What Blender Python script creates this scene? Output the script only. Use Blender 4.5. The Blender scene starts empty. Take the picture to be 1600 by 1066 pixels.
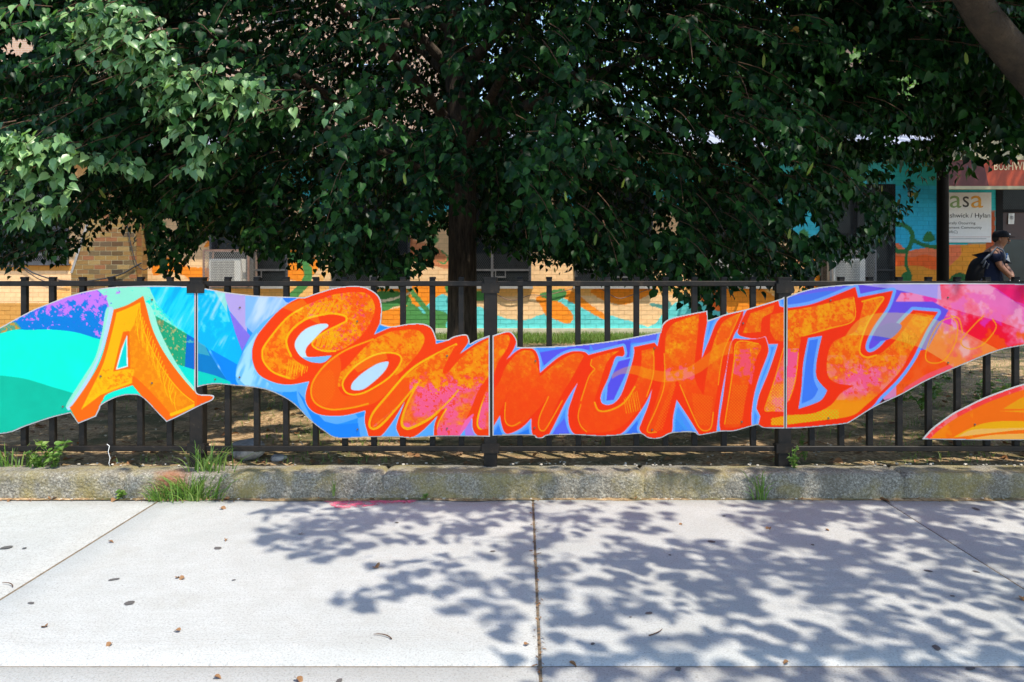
import bpy, math, random
import numpy as np
from mathutils import Vector, Matrix
from mathutils.geometry import tessellate_polygon
random.seed(7); RNG = np.random.default_rng(7)
SC = bpy.context.scene
COL = SC.collection
rad = math.radians

# ------------------------------------------------------------------ camera, sky, sun
EYE = 1.15; FPX = 1244.0; CX = 818.0; HY = 428.0
cam_d = bpy.data.cameras.new('camera'); cam = bpy.data.objects.new('camera', cam_d); COL.objects.link(cam)
cam.location = (0, 0, EYE); cam.rotation_euler = (rad(90), 0, 0)
cam_d.sensor_width = 36; cam_d.lens = FPX / 1600 * 36
cam_d.shift_x = -(CX - 800) / 1600; cam_d.shift_y = -(533 - HY) / 1600
cam_d.clip_start = 0.05; cam_d.clip_end = 900
SC.camera = cam

SUN = Vector((0.31, -0.34, 0.885)).normalized()
elev = math.asin(SUN.z); azim = math.atan2(SUN.x, SUN.y)
w = bpy.data.worlds.new('World'); SC.world = w; w.use_nodes = True
nt = w.node_tree; nt.nodes.clear()
sky = nt.nodes.new('ShaderNodeTexSky'); sky.sky_type = 'NISHITA'; sky.sun_disc = False
sky.sun_elevation = elev; sky.sun_rotation = azim; sky.air_density = 1.0; sky.dust_density = 0.4; sky.ozone_density = 0.6
bg = nt.nodes.new('ShaderNodeBackground'); bg.inputs[1].default_value = 0.15
wo = nt.nodes.new('ShaderNodeOutputWorld')
nt.links.new(sky.outputs[0], bg.inputs[0]); nt.links.new(bg.outputs[0], wo.inputs[0])
sd = bpy.data.lights.new('sun', 'SUN'); sd.energy = 2.5; sd.angle = rad(0.53); sd.color = (1.0, 0.93, 0.81)
so = bpy.data.objects.new('sun', sd); COL.objects.link(so)
so.rotation_euler = SUN.to_track_quat('Z', 'Y').to_euler()
SC.view_settings.view_transform = 'Standard'; SC.view_settings.look = 'None'
SC.view_settings.gamma = 1; SC.view_settings.exposure = 1.27; SC.view_settings.use_curve_mapping = False

# ------------------------------------------------------------------ helpers
def W(x, y, D):
    return Vector(((x - CX) / FPX * D, D, EYE - (y - HY) / FPX * D))
def s2l(c):
    c = np.asarray(c, float)
    return np.where(c <= 0.04045, c / 12.92, ((c + 0.055) / 1.055) ** 2.4)
def rgb(r, g, b, k=1.0):
    v = s2l([r / 255, g / 255, b / 255]) * k
    return (float(v[0]), float(v[1]), float(v[2]), 1)

def link(o, parent=None):
    COL.objects.link(o)
    if parent is not None: o.parent = parent
    return o
def tag(o, label=None, cat=None, group=None, kind=None):
    if label: o['label'] = label
    if cat: o['category'] = cat
    if group: o['group'] = group
    if kind: o['kind'] = kind
    return o
def thing(name, label, cat, loc=(0, 0, 0), group=None, rz=0):
    o = bpy.data.objects.new(name, None); link(o); o.location = loc; o.rotation_euler.z = rz
    o.empty_display_size = 0.1
    return tag(o, label, cat, group)
def mesh_from(name, V, F, mat=None, smooth=False):
    me = bpy.data.meshes.new(name); me.from_pydata([tuple(v) for v in V], [], [tuple(f) for f in F])
    if mat: me.materials.append(mat)
    me.polygons.foreach_set('use_smooth', [bool(smooth)] * len(me.polygons))
    me.update(); return me
def np_mesh(name, V, F, mat=None, smooth=False, col=None):
    """V (n,3) float, F (m,k) int: fast mesh; col (n,3) linear colour per vertex"""
    V = np.ascontiguousarray(V, np.float32); F = np.ascontiguousarray(F, np.int32)
    me = bpy.data.meshes.new(name); k = F.shape[1]
    me.vertices.add(len(V)); me.vertices.foreach_set('co', V.ravel())
    me.loops.add(F.size); me.loops.foreach_set('vertex_index', F.ravel())
    me.polygons.add(len(F)); me.polygons.foreach_set('loop_start', np.arange(0, F.size, k, dtype=np.int32))
    me.polygons.foreach_set('loop_total', np.full(len(F), k, np.int32))
    me.polygons.foreach_set('use_smooth', np.full(len(F), bool(smooth)))
    if mat: me.materials.append(mat)
    if col is not None:
        a = me.color_attributes.new('Col', 'FLOAT_COLOR', 'POINT')
        c4 = np.ones((len(V), 4), np.float32); c4[:, :3] = col
        a.data.foreach_set('color', c4.ravel())
    me.update(calc_edges=True); me.validate()
    return me
def put(name, me, parent=None, loc=None):
    o = bpy.data.objects.new(name, me); link(o, parent)
    if loc is not None: o.location = loc
    return o

class MB:
    def __init__(s): s.v = []; s.f = []
    def add(s, V, F):
        n = len(s.v); s.v += [tuple(v) for v in V]; s.f += [tuple(i + n for i in f) for f in F]; return s
    def box(s, x0, x1, y0, y1, z0, z1, bev=0):
        if bev:
            b = bev
            V = []
            for z in (z0, z1):
                for (x, y) in ((x0 + b, y0), (x1 - b, y0), (x1, y0 + b), (x1, y1 - b), (x1 - b, y1), (x0 + b, y1), (x0, y1 - b), (x0, y0 + b)):
                    V.append((x, y, z))
            F = [tuple(range(7, -1, -1)), tuple(range(8, 16))] + [(i, (i + 1) % 8, (i + 1) % 8 + 8, i + 8) for i in range(8)]
            return s.add(V, F)
        V = [(x0, y0, z0), (x1, y0, z0), (x1, y1, z0), (x0, y1, z0), (x0, y0, z1), (x1, y0, z1), (x1, y1, z1), (x0, y1, z1)]
        return s.add(V, [(3, 2, 1, 0), (4, 5, 6, 7), (0, 1, 5, 4), (1, 2, 6, 5), (2, 3, 7, 6), (3, 0, 4, 7)])
    def hbox(s, x0, x1, y0, y1, z0, z1, b):     # box along x with bevelled long edges
        V = []
        for x in (x0, x1):
            for (y, z) in ((y0 + b, z0), (y1 - b, z0), (y1, z0 + b), (y1, z1 - b), (y1 - b, z1), (y0 + b, z1), (y0, z1 - b), (y0, z0 + b)):
                V.append((x, y, z))
        return s.add(V, [tuple(range(8)), tuple(range(15, 7, -1))] + [(i + 8, (i + 1) % 8 + 8, (i + 1) % 8, i) for i in range(8)])
    def tube(s, P, R, n=8, cap=True):
        P = [Vector(p) for p in P]
        if not hasattr(R, '__len__'): R = [R] * len(P)
        up = Vector((0, 0, 1)); rings = []
        d0 = (P[1] - P[0]).normalized()
        if abs(d0.z) > 0.9: up = Vector((1, 0, 0))
        V = []
        for i, p in enumerate(P):
            d = (P[min(i + 1, len(P) - 1)] - P[max(i - 1, 0)]).normalized()
            a = d.cross(up).normalized(); b = a.cross(d).normalized(); up = b if abs(d.dot(b)) < 0.9 else up
            for k in range(n):
                t = 2 * math.pi * k / n
                V.append(p + (a * math.cos(t) + b * math.sin(t)) * R[i])
        F = []
        for i in range(len(P) - 1):
            for k in range(n):
                F.append((i * n + k, i * n + (k + 1) % n, (i + 1) * n + (k + 1) % n, (i + 1) * n + k))
        if cap:
            F.append(tuple(range(n - 1, -1, -1))); F.append(tuple((len(P) - 1) * n + k for k in range(n)))
        return s.add(V, F)
    def build(s, name, mat, parent=None, smooth=False, loc=None):
        return put(name, mesh_from(name, s.v, s.f, mat, smooth), parent, loc)

# ------------------------------------------------------------------ materials
class NT:
    def __init__(s, name):
        s.m = bpy.data.materials.new(name); s.m.use_nodes = True; s.t = s.m.node_tree; s.t.nodes.clear()
        s.out = s.n('ShaderNodeOutputMaterial'); s.b = s.n('ShaderNodeBsdfPrincipled')
        s.l(s.b.outputs[0], s.out.inputs[0])
        s.co = s.n('ShaderNodeTexCoord')
    def n(s, t, **k):
        x = s.t.nodes.new(t)
        for a, b in k.items(): setattr(x, a, b)
        return x
    def l(s, a, b): s.t.links.new(a, b)
    def noise(s, scale, detail=4, rough=0.6, vec=None, dist=0):
        x = s.n('ShaderNodeTexNoise'); x.inputs['Scale'].default_value = scale; x.inputs['Detail'].default_value = detail
        x.inputs['Roughness'].default_value = rough; x.inputs['Distortion'].default_value = dist
        s.l(vec or s.co.outputs['Object'], x.inputs['Vector']); return x.outputs[0]
    def ramp(s, fac, stops):
        r = s.n('ShaderNodeValToRGB'); el = r.color_ramp.elements
        while len(el) > 1: el.remove(el[-1])
        el[0].position = stops[0][0]; el[0].color = stops[0][1]
        for p, c in stops[1:]:
            e = el.new(p); e.color = c
        s.l(fac, r.inputs[0]); return r.outputs[0]
    def mix(s, fac, a, b, mode='MIX'):
        m = s.n('ShaderNodeMix', data_type='RGBA', blend_type=mode)
        for i, v in ((0, fac), (6, a), (7, b)):
            if hasattr(v, 'links') or hasattr(v, 'is_linked'): s.l(v, m.inputs[i])
            else: m.inputs[i].default_value = v
        return m.outputs[2]
    def bump(s, h, strength=0.3, dist=0.01):
        b = s.n('ShaderNodeBump'); b.inputs['Strength'].default_value = strength; b.inputs['Distance'].default_value = dist
        s.l(h, b.inputs['Height']); s.l(b.outputs[0], s.b.inputs['Normal']); return b
    def base(s, c, rough=0.7, metal=0, spec=None):
        if isinstance(c, tuple): s.b.inputs['Base Color'].default_value = c
        else: s.l(c, s.b.inputs['Base Color'])
        s.b.inputs['Roughness'].default_value = rough; s.b.inputs['Metallic'].default_value = metal
        if spec is not None: s.b.inputs['Specular IOR Level'].default_value = spec
        return s
def g(v, k=1): return (v * k, v * k, v * k, 1)
M = {}
def simple(name, c, rough=0.6, metal=0, var=0.15, scale=20, bump=0.0, spec=None):
    t = NT(name); n = t.noise(scale, 5)
    c2 = tuple(x * (1 - var) for x in c[:3]) + (1,); c3 = tuple(min(1, x * (1 + var)) for x in c[:3]) + (1,)
    t.base(t.ramp(n, [(0.3, c2), (0.7, c3)]), rough, metal, spec)
    if bump: t.bump(t.noise(scale * 3, 5), bump, 0.005)
    M[name] = t.m; return t.m

# painted fence metal: dark with dust and rust specks
t = NT('fence_metal'); a = t.noise(9, 6, .7); b = t.noise(60, 3)
c = t.ramp(a, [(0.35, (0.007, 0.007, 0.007, 1)), (0.6, (0.018, 0.014, 0.011, 1)), (0.78, (0.07, 0.046, 0.028, 1))])
c = t.mix(t.ramp(b, [(0.62, g(0)), (0.75, g(0.35))]), c, (0.11, 0.085, 0.06, 1)); t.base(c, 0.5, spec=.22); t.bump(b, 0.25, 0.002); M['fence'] = t.m
# pavement concrete
t = NT('pavement_concrete'); a = t.noise(1.3, 6, .65); b = t.noise(140, 3, .8); d = t.noise(9, 5, .7)
v = t.n('ShaderNodeTexVoronoi'); v.inputs['Scale'].default_value = 95; t.l(t.co.outputs['Object'], v.inputs['Vector'])
c = t.ramp(a, [(0.3, (0.375, 0.385, 0.37, 1)), (0.55, (0.46, 0.465, 0.45, 1)), (0.8, (0.415, 0.42, 0.40, 1))])
oi = t.n('ShaderNodeObjectInfo'); c = t.mix(1.0, c, t.ramp(oi.outputs['Random'], [(0.0, g(.97)), (1.0, g(1.03))]), 'MULTIPLY')
c = t.mix(t.ramp(d, [(0.42, g(0.0)), (0.72, g(0.5))]), c, (0.37, 0.36, 0.33, 1))
c = t.mix(t.ramp(t.noise(2.6, 7, .75), [(0.56, g(0.0)), (0.70, g(0.45))]), c, (0.34, 0.32, 0.28, 1))
c = t.mix(t.ramp(b, [(0.36, g(.9)), (0.50, g(0.0))]), c, (0.27, 0.265, 0.25, 1))
c = t.mix(t.ramp(v.outputs['Distance'], [(0.0, g(.75)), (0.24, g(0.0))]), c, (0.20, 0.19, 0.18, 1))
w1 = t.n('ShaderNodeTexVoronoi'); w1.inputs['Scale'].default_value = 26; t.l(t.co.outputs['Object'], w1.inputs['Vector'])
c = t.mix(t.ramp(w1.outputs['Distance'], [(0.03, g(.75)), (0.09, g(0.0))]), c, (0.10, 0.09, 0.08, 1))
mp_ = t.n('ShaderNodeMapping'); mp_.inputs['Scale'].default_value = (1.0, 30, 1); t.l(t.co.outputs['Object'], mp_.inputs['Vector'])
br = t.noise(3.0, 5, .6, mp_.outputs[0])
c = t.mix(t.ramp(br, [(0.45, g(0)), (0.62, g(.3))]), c, (0.36, 0.355, 0.33, 1))
t.base(c, 0.85); t.bump(b, 0.35, 0.003); M['pave'] = t.m
simple('joint', (0.17, 0.13, 0.085, 1), 0.95, var=.4, scale=60, bump=.5)
# rough kerb concrete with lichen
t = NT('kerb_concrete'); a = t.noise(3, 6, .7); b = t.noise(85, 6, .85); d = t.noise(2.2, 4)
v = t.n('ShaderNodeTexVoronoi'); v.inputs['Scale'].default_value = 70; t.l(t.co.outputs['Object'], v.inputs['Vector'])
c = t.ramp(b, [(0.34, (0.06, 0.052, 0.038, 1)), (0.5, (0.24, 0.215, 0.165, 1)), (0.66, (0.56, 0.52, 0.43, 1))])
c = t.mix(t.ramp(t.noise(7, 5, .7), [(0.45, g(0)), (0.65, g(.55))]), c, (0.13, 0.11, 0.075, 1))
c = t.mix(t.ramp(a, [(0.48, g(0)), (0.62, g(.6))]), c, (0.30, 0.23, 0.05, 1))
c = t.mix(t.ramp(d, [(0.52, g(0)), (0.7, g(.5))]), c, (0.11, 0.10, 0.085, 1))
c = t.mix(t.ramp(v.outputs['Distance'], [(0.05, g(.55)), (0.2, g(0.0))]), c, (0.55, 0.54, 0.50, 1))
ds = t.n('ShaderNodeVectorMath', operation='DISTANCE'); t.l(t.co.outputs['Object'], ds.inputs[0]); ds.inputs[1].default_value = (-1.80, 4.07, .085)
mu = t.n('ShaderNodeMath', operation='MULTIPLY_ADD'); t.l(t.noise(18, 4), mu.inputs[0]); mu.inputs[1].default_value = .10; t.l(ds.outputs['Value'], mu.inputs[2])
c = t.mix(t.ramp(mu.outputs[0], [(0.10, g(.75)), (0.17, g(0.0))]), c, (0.30, 0.10, 0.035, 1))
t.base(c, 0.95); t.bump(t.mix(0.5, b, v.outputs['Distance']), 0.9, 0.012); M['kerb'] = t.m
simple('rust_stain', (0.33, 0.11, 0.035, 1), .95, var=.5, scale=40, bump=.5)
# soil and thin lawn
t = NT('lawn_soil'); a = t.noise(2.5, 6, .7); b = t.noise(40, 5, .75); d = t.noise(1.1, 3)
c = t.ramp(b, [(0.30, (0.06, 0.036, 0.016, 1)), (0.48, (0.36, 0.22, 0.10, 1)), (0.62, (0.68, 0.48, 0.27, 1))])
c = t.mix(t.ramp(a, [(0.46, g(0)), (0.60, g(.8))]), c, (0.045, 0.065, 0.015, 1))
t.base(c, 0.95); t.bump(b, 0.9, 0.02); M['soil'] = t.m
simple('asphalt', (0.05, 0.05, 0.052, 1), .9, var=.2, scale=80, bump=.3)
# printed boards: colours from the print, slight gloss
def attr_mat(name, rough, gain=1.0, var=0.05, scale=30, bump=0.0, spec=0.5):
    t = NT(name); at = t.n('ShaderNodeAttribute', attribute_name='Col')
    n = t.noise(scale, 5); c = t.mix(1.0, at.outputs['Color'], t.ramp(n, [(0.3, g(gain * (1 - var))), (0.7, g(gain * (1 + var)))]), 'MULTIPLY')
    t.base(c, rough, spec=spec)
    if bump: t.bump(t.noise(scale * 4, 4), bump, 0.004)
    M[name] = t.m; return t.m
attr_mat('print', 0.5, 1.0, 0.03, 6, spec=.12)
attr_mat('painted_brick', 0.75, 1.0, 0.10, 14, 0.5)
attr_mat('mural_mortar', 0.85, 0.82, 0.12, 40, 0.3)
simple('board_edge', (0.42, 0.41, 0.41, 1), .5, var=.1)
simple('bolt', (0.16, 0.12, 0.10, 1), .45, 0.7)
simple('cream_paint', (0.50, 0.45, 0.28, 1), .6, var=.08, scale=4)
simple('base_concrete', (0.60, 0.55, 0.40, 1), .85, var=.15, scale=6, bump=.3)
simple('roof_metal', (0.40, 0.41, 0.47, 1), .5, 0.1, var=.12, scale=2)
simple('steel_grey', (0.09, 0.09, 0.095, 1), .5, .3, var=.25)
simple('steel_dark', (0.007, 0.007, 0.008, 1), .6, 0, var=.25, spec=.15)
simple('mesh_dark', (0.03, 0.032, 0.034, 1), .6, 0, var=.25, spec=.2)  # darker guard mesh: tree shade over the windows is put into its colour
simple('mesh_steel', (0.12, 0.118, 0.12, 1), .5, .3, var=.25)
simple('cage_steel', (0.30, 0.29, 0.27, 1), .6, 0, var=.2)
simple('ac_white', (0.80, 0.78, 0.72, 1), .5, var=.08)
simple('ac_grille', (0.22, 0.21, 0.19, 1), .5, var=.2)
simple('rusty_cage', (0.25, 0.15, 0.11, 1), .8, var=.35, scale=12)
simple('dark_hole', (0.01, 0.01, 0.012, 1), .8)
simple('sill', (0.34, 0.33, 0.31, 1), .8, var=.2)
simple('cable', (0.035, 0.035, 0.038, 1), .6)
simple('door_brown', (0.05, 0.016, 0.009, 1), .5, var=.2, scale=6)
simple('paper', (0.78, 0.78, 0.76, 1), .7, var=.04)
simple('text_dark', (0.05, 0.05, 0.055, 1), .6)
simple('text_green', (0.22, 0.36, 0.14, 1), .6)
simple('text_orange', (0.75, 0.36, 0.03, 1), .6)
simple('text_cream', (0.85, 0.72, 0.42, 1), .6)
simple('sign_red', (0.42, 0.05, 0.008, 1), .5, var=.1)
simple('sign_maroon', (0.11, 0.010, 0.010, 1), .5, var=.1)
simple('gum', (0.10, 0.09, 0.085, 1), .7)
simple('pink_paint', (0.72, 0.12, 0.21, 1), .8, var=.15)
t_ = M['pink_paint'].node_tree; pb = t_.nodes['Principled BSDF']; no_ = t_.nodes.new('ShaderNodeTexNoise'); no_.inputs['Scale'].default_value = 22; no_.inputs['Detail'].default_value = 6; no_.inputs['Roughness'].default_value = .7
tc_ = t_.nodes.new('ShaderNodeTexCoord'); t_.links.new(tc_.outputs['Object'], no_.inputs['Vector']); rp_ = t_.nodes.new('ShaderNodeValToRGB'); rp_.color_ramp.elements[0].position = .42; rp_.color_ramp.elements[1].position = .60
t_.links.new(no_.outputs[0], rp_.inputs[0]); t_.links.new(rp_.outputs[0], pb.inputs['Alpha'])
simple('dirt_patch', (0.38, 0.34, 0.27, 1), .95, var=.25)
t = NT('window_glass'); t.base(t.ramp(t.noise(1.5, 2), [(0.35, (0.006, 0.010, 0.012, 1)), (0.65, (0.018, 0.035, 0.040, 1))]), 0.25, spec=.3); M['glass'] = t.m
t = NT('rock'); b = t.noise(14, 6, .7); t.base(t.ramp(b, [(0.3, (0.12, 0.12, 0.12, 1)), (0.6, (0.38, 0.36, 0.34, 1)), (0.8, (0.58, 0.55, 0.50, 1))]), .9); t.bump(t.noise(40, 5), .7, .01); M['rock'] = t.m
t = NT('bark'); mp = t.n('ShaderNodeMapping'); mp.inputs['Scale'].default_value = (9, 9, 1.3); t.l(t.co.outputs['Object'], mp.inputs['Vector'])
b = t.noise(4, 6, .7, mp.outputs[0]); t.base(t.ramp(b, [(0.35, (0.025, 0.018, 0.013, 1)), (0.62, (0.11, 0.08, 0.055, 1)), (0.8, (0.20, 0.15, 0.10, 1))]), .95); t.bump(b, 1.0, .03); M['bark'] = t.m
t = NT('smooth_bark'); b = t.noise(6, 6, .7); t.base(t.ramp(b, [(0.3, (0.03, 0.02, 0.012, 1)), (0.6, (0.09, 0.06, 0.034, 1)), (0.8, (0.17, 0.12, 0.07, 1))]), .9); t.bump(t.noise(25, 6, .7), 1.0, .04); M['limb_bark'] = t.m
simple('twig', (0.10, 0.05, 0.025, 1), .8)
# tower brick (too far for single bricks)
t = NT('far_brick'); bt = t.n('ShaderNodeTexBrick'); bt.inputs['Scale'].default_value = 1; bt.inputs['Brick Width'].default_value = .21; bt.inputs['Row Height'].default_value = .075
bt.inputs['Mortar Size'].default_value = .006; bt.inputs['Color1'].default_value = (0.52, 0.33, 0.22, 1); bt.inputs['Color2'].default_value = (0.42, 0.26, 0.17, 1); bt.inputs['Mortar'].default_value = (0.52, 0.44, 0.36, 1)
sp = t.n('ShaderNodeSeparateXYZ'); cb = t.n('ShaderNodeCombineXYZ'); t.l(t.co.outputs['Object'], sp.inputs[0]); t.l(sp.outputs[0], cb.inputs[0]); t.l(sp.outputs[2], cb.inputs[1]); t.l(cb.outputs[0], bt.inputs['Vector'])
t.base(bt.outputs[0], .9); M['far_brick'] = t.m

def leaf_mat(name, c0, c1, c2, trans=0.35, rough=0.38, tcol=None, spec=0.5):
    t = NT(name); ge = t.n('ShaderNodeNewGeometry')
    c = t.ramp(ge.outputs['Random Per Island'], [(0.0, c0), (0.5, c1), (0.93, c2), (0.96, c2)])
    t.base(c, rough, spec=spec)
    tr = t.n('ShaderNodeBsdfTranslucent'); m = t.n('ShaderNodeMixShader'); m.inputs[0].default_value = trans
    tc = t.mix(1.0, c, tcol or (1.6, 2.0, 0.5, 1), 'MULTIPLY'); t.l(tc, tr.inputs[0])
    t.l(t.b.outputs[0], m.inputs[1]); t.l(tr.outputs[0], m.inputs[2]); t.l(m.outputs[0], t.out.inputs[0])
    M[name] = t.m; return t.m
leaf_mat('leaf', (0.0025, 0.014, 0.004, 1), (0.007, 0.034, 0.009, 1), (0.030, 0.095, 0.018, 1), 0.14, 0.40, spec=.15)
leaf_mat('leaf_sun_tint', (0.06, 0.15, 0.045, 1), (0.14, 0.27, 0.10, 1), (0.30, 0.45, 0.17, 1), 0.20, 0.36, spec=.5)  # pale copy of leaf for the left boughs; sun highlights put into its colour
leaf_mat('leaf_far', (0.06, 0.13, 0.025, 1), (0.10, 0.19, 0.04, 1), (0.15, 0.26, 0.06, 1), 0.4, 0.5)
leaf_mat('bract', (0.13, 0.20, 0.025, 1), (0.18, 0.26, 0.035, 1), (0.24, 0.29, 0.05, 1), 0.4, 0.5, (1.3, 1.3, .5, 1))
leaf_mat('yellow_leaf', (0.30, 0.15, 0.01, 1), (0.33, 0.20, 0.015, 1), (0.26, 0.11, 0.01, 1), 0.3, 0.5, (1.2, 1.1, .5, 1))
leaf_mat('dry_leaf', (0.20, 0.085, 0.03, 1), (0.28, 0.14, 0.055, 1), (0.15, 0.09, 0.05, 1), 0.1, 0.7, (1, 1, 1, 1))
leaf_mat('straw', (0.16, 0.10, 0.05, 1), (0.42, 0.30, 0.16, 1), (0.55, 0.45, 0.30, 1), 0.1, 0.7, (1, 1, 1, 1))
leaf_mat('grass', (0.08, 0.17, 0.02, 1), (0.13, 0.26, 0.035, 1), (0.24, 0.33, 0.08, 1), 0.3, 0.5, (1.2, 1.2, .5, 1))
# ------------------------------------------------------------------ painting tools (flat print on boards, mural paint on bricks)
def smooth_path(P, closed=True, sub=5):
    """Catmull-Rom; a point given with a third value (1) is a corner"""
    P = [tuple(p) for p in P]; n = len(P); out = []
    rng = range(n) if closed else range(n - 1)
    for i in rng:
        p1, p2 = P[i], P[(i + 1) % n]
        p0 = P[(i - 1) % n] if (closed or i > 0) else p1
        p3 = P[(i + 2) % n] if (closed or i + 2 < n) else p2
        if len(p1) > 2: p0 = p1
        if len(p2) > 2: p3 = p2
        for k in range(sub):
            t = k / sub; q = []
            for c in (0, 1):
                a, b, c_, d = p0[c], p1[c], p2[c], p3[c]
                q.append(0.5 * (2 * b + (c_ - a) * t + (2 * a - 5 * b + 4 * c_ - d) * t * t + (3 * b - a - 3 * c_ + d) * t ** 3))
            out.append(tuple(q))
    if not closed: out.append(P[-1][:2])
    return out
_lat = np.random.default_rng(3).random((256, 256))
def vnoise(X, Y, s, off=0):
    x = X / s + off * 17.3; y = Y / s + off * 31.7
    xi = np.floor(x).astype(int); yi = np.floor(y).astype(int); fx = x - xi; fy = y - yi
    fx = fx * fx * (3 - 2 * fx); fy = fy * fy * (3 - 2 * fy)
    a = _lat[xi % 256, yi % 256]; b = _lat[(xi + 1) % 256, yi % 256]; c = _lat[xi % 256, (yi + 1) % 256]; d = _lat[(xi + 1) % 256, (yi + 1) % 256]
    return (a * (1 - fx) + b * fx) * (1 - fy) + (c * (1 - fx) + d * fx) * fy
def fbm(X, Y, s, off=0, o=4):
    X = np.asarray(X); Y = np.asarray(Y)
    if X.ndim == 2 and X.size > 1e6:      # coarse evaluation is enough for mottling
        return fbm(X[::2, ::2], Y[::2, ::2], s, off, o).repeat(2, 0).repeat(2, 1)
    r = 0; a = 1; tot = 0
    for i in range(o):
        r = r + a * vnoise(X, Y, s / 2 ** i, off + i); tot += a; a *= 0.6
    return r / tot
def sm(x, a, b):
    t = np.clip((x - a) / (b - a), 0, 1); return t * t * (3 - 2 * t)
class Canvas:
    def __init__(s, x0, y0, x1, y1, ss):
        s.x0, s.y0, s.ss = x0, y0, ss; s.w = int((x1 - x0) * ss); s.h = int((y1 - y0) * ss)
        s.a = np.zeros((s.h, s.w, 3), np.float32)
        s.px = x0 + (np.arange(s.w) + .5) / ss; s.py = y0 + (np.arange(s.h) + .5) / ss
        s.X, s.Y = np.meshgrid(s.px, s.py); s.X = s.X.astype(np.float32); s.Y = s.Y.astype(np.float32)
    def poly(s, P, smooth=True):
        Q = np.array(smooth_path(P) if smooth else [p[:2] for p in P], float); m = np.zeros((s.h, s.w), bool)
        n = len(Q)
        for i in range(n):
            xa, ya = Q[i]; xb, yb = Q[(i + 1) % n]
            if ya == yb: continue
            if ya > yb: xa, ya, xb, yb = xb, yb, xa, ya
            r0 = max(0, int(math.ceil((ya - s.y0) * s.ss - .5))); r1 = min(s.h, int(math.ceil((yb - s.y0) * s.ss - .5)))
            if r1 <= r0: continue
            xc = xa + (s.py[r0:r1] - ya) * (xb - xa) / (yb - ya)
            m[r0:r1] ^= s.px[None, :] < xc[:, None]
        return m
    def line(s, P, wd, closed=False, smooth=True, w2=None):
        Q = smooth_path(P, closed) if smooth else [p[:2] for p in P]
        if closed: Q = Q + [Q[0]]
        m = np.zeros((s.h, s.w), bool); n = len(Q) - 1
        for i in range(n):
            (xa, ya), (xb, yb) = Q[i], Q[i + 1]; r = (wd if w2 is None else wd + (w2 - wd) * i / n) / 2
            c0 = max(0, int((min(xa, xb) - r - s.x0) * s.ss) - 1); c1 = min(s.w, int((max(xa, xb) + r - s.x0) * s.ss) + 2)
            r0 = max(0, int((min(ya, yb) - r - s.y0) * s.ss) - 1); r1 = min(s.h, int((max(ya, yb) + r - s.y0) * s.ss) + 2)
            if c1 <= c0 or r1 <= r0: continue
            X = s.X[r0:r1, c0:c1]; Y = s.Y[r0:r1, c0:c1]; dx, dy = xb - xa, yb - ya; L = dx * dx + dy * dy + 1e-9
            t = np.clip(((X - xa) * dx + (Y - ya) * dy) / L, 0, 1)
            m[r0:r1, c0:c1] |= (X - xa - t * dx) ** 2 + (Y - ya - t * dy) ** 2 < r * r
        return m
    def fill(s, m, c, al=1.0):
        c = np.array(c, np.float32) / 255
        if isinstance(al, np.ndarray):
            rr = np.flatnonzero(m.any(1)); cc = np.flatnonzero(m.any(0))
            if not len(rr): return
            q = (slice(rr[0], rr[-1] + 1), slice(cc[0], cc[-1] + 1))
            k = (al[q] * m[q])[..., None].astype(np.float32); s.a[q] = s.a[q] * (1 - k) + c * k
        else: s.a[m] = s.a[m] * (1 - al) + c * al
    def sample(s, px, py):
        i = np.clip(((np.asarray(px) - s.x0) * s.ss).astype(int), 0, s.w - 1); j = np.clip(((np.asarray(py) - s.y0) * s.ss).astype(int), 0, s.h - 1)
        return s.a[j, i]
def Z(ox, oy, sc, pts): return [(ox + p[0] / sc, oy + p[1] / sc) + tuple(p[2:]) for p in pts]
R1 = lambda *p: Z(0, 420, 3.8075, p)
R2 = lambda *p: Z(360, 430, 3.81, p)
R3 = lambda *p: Z(750, 430, 3.265, p)
R4 = lambda *p: Z(1160, 430, 3.636, p)
R7 = lambda *p: Z(1440, 560, 7.61, p)

# ------------------------------------------------------------------ ground, pavement, kerb, lawn
def vno(x, y, s): return float(vnoise(np.array(x, float), np.array(y, float), s))
def structure(o, label=None):
    o['kind'] = 'structure'
    if label: o['label'] = label
    return o
mb = MB(); mb.add([(-400, -400, -0.16), (400, -400, -0.16), (400, 500, -0.16), (-400, 500, -0.16)], [(0, 1, 2, 3)])
structure(mb.build('ground', M['soil']), 'open ground around the block')
mb = MB(); mb.box(-60, 60, -14, -1.6, -0.17, -0.10); structure(mb.build('road', M['asphalt']), 'asphalt roadway behind the camera')
KY0 = 4.065
pv = structure(bpy.data.objects.new('pavement', None), 'pale concrete pavement in large square slabs'); link(pv)
mb = MB(); mb.box(-16, 16, -1.5, KY0 + .05, -0.14, -0.005); mb.build('bedding', M['joint'], pv)
xs = [-13.1, -11.25, -9.35, -7.5, -5.6, -3.72, -1.852, 0.049, 1.832, 3.66, 5.5, 7.35, 9.2, 11.1]
ys = [-1.5, 0.55, 2.338, KY0 - 0.012]
gap = 0.0045
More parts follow.
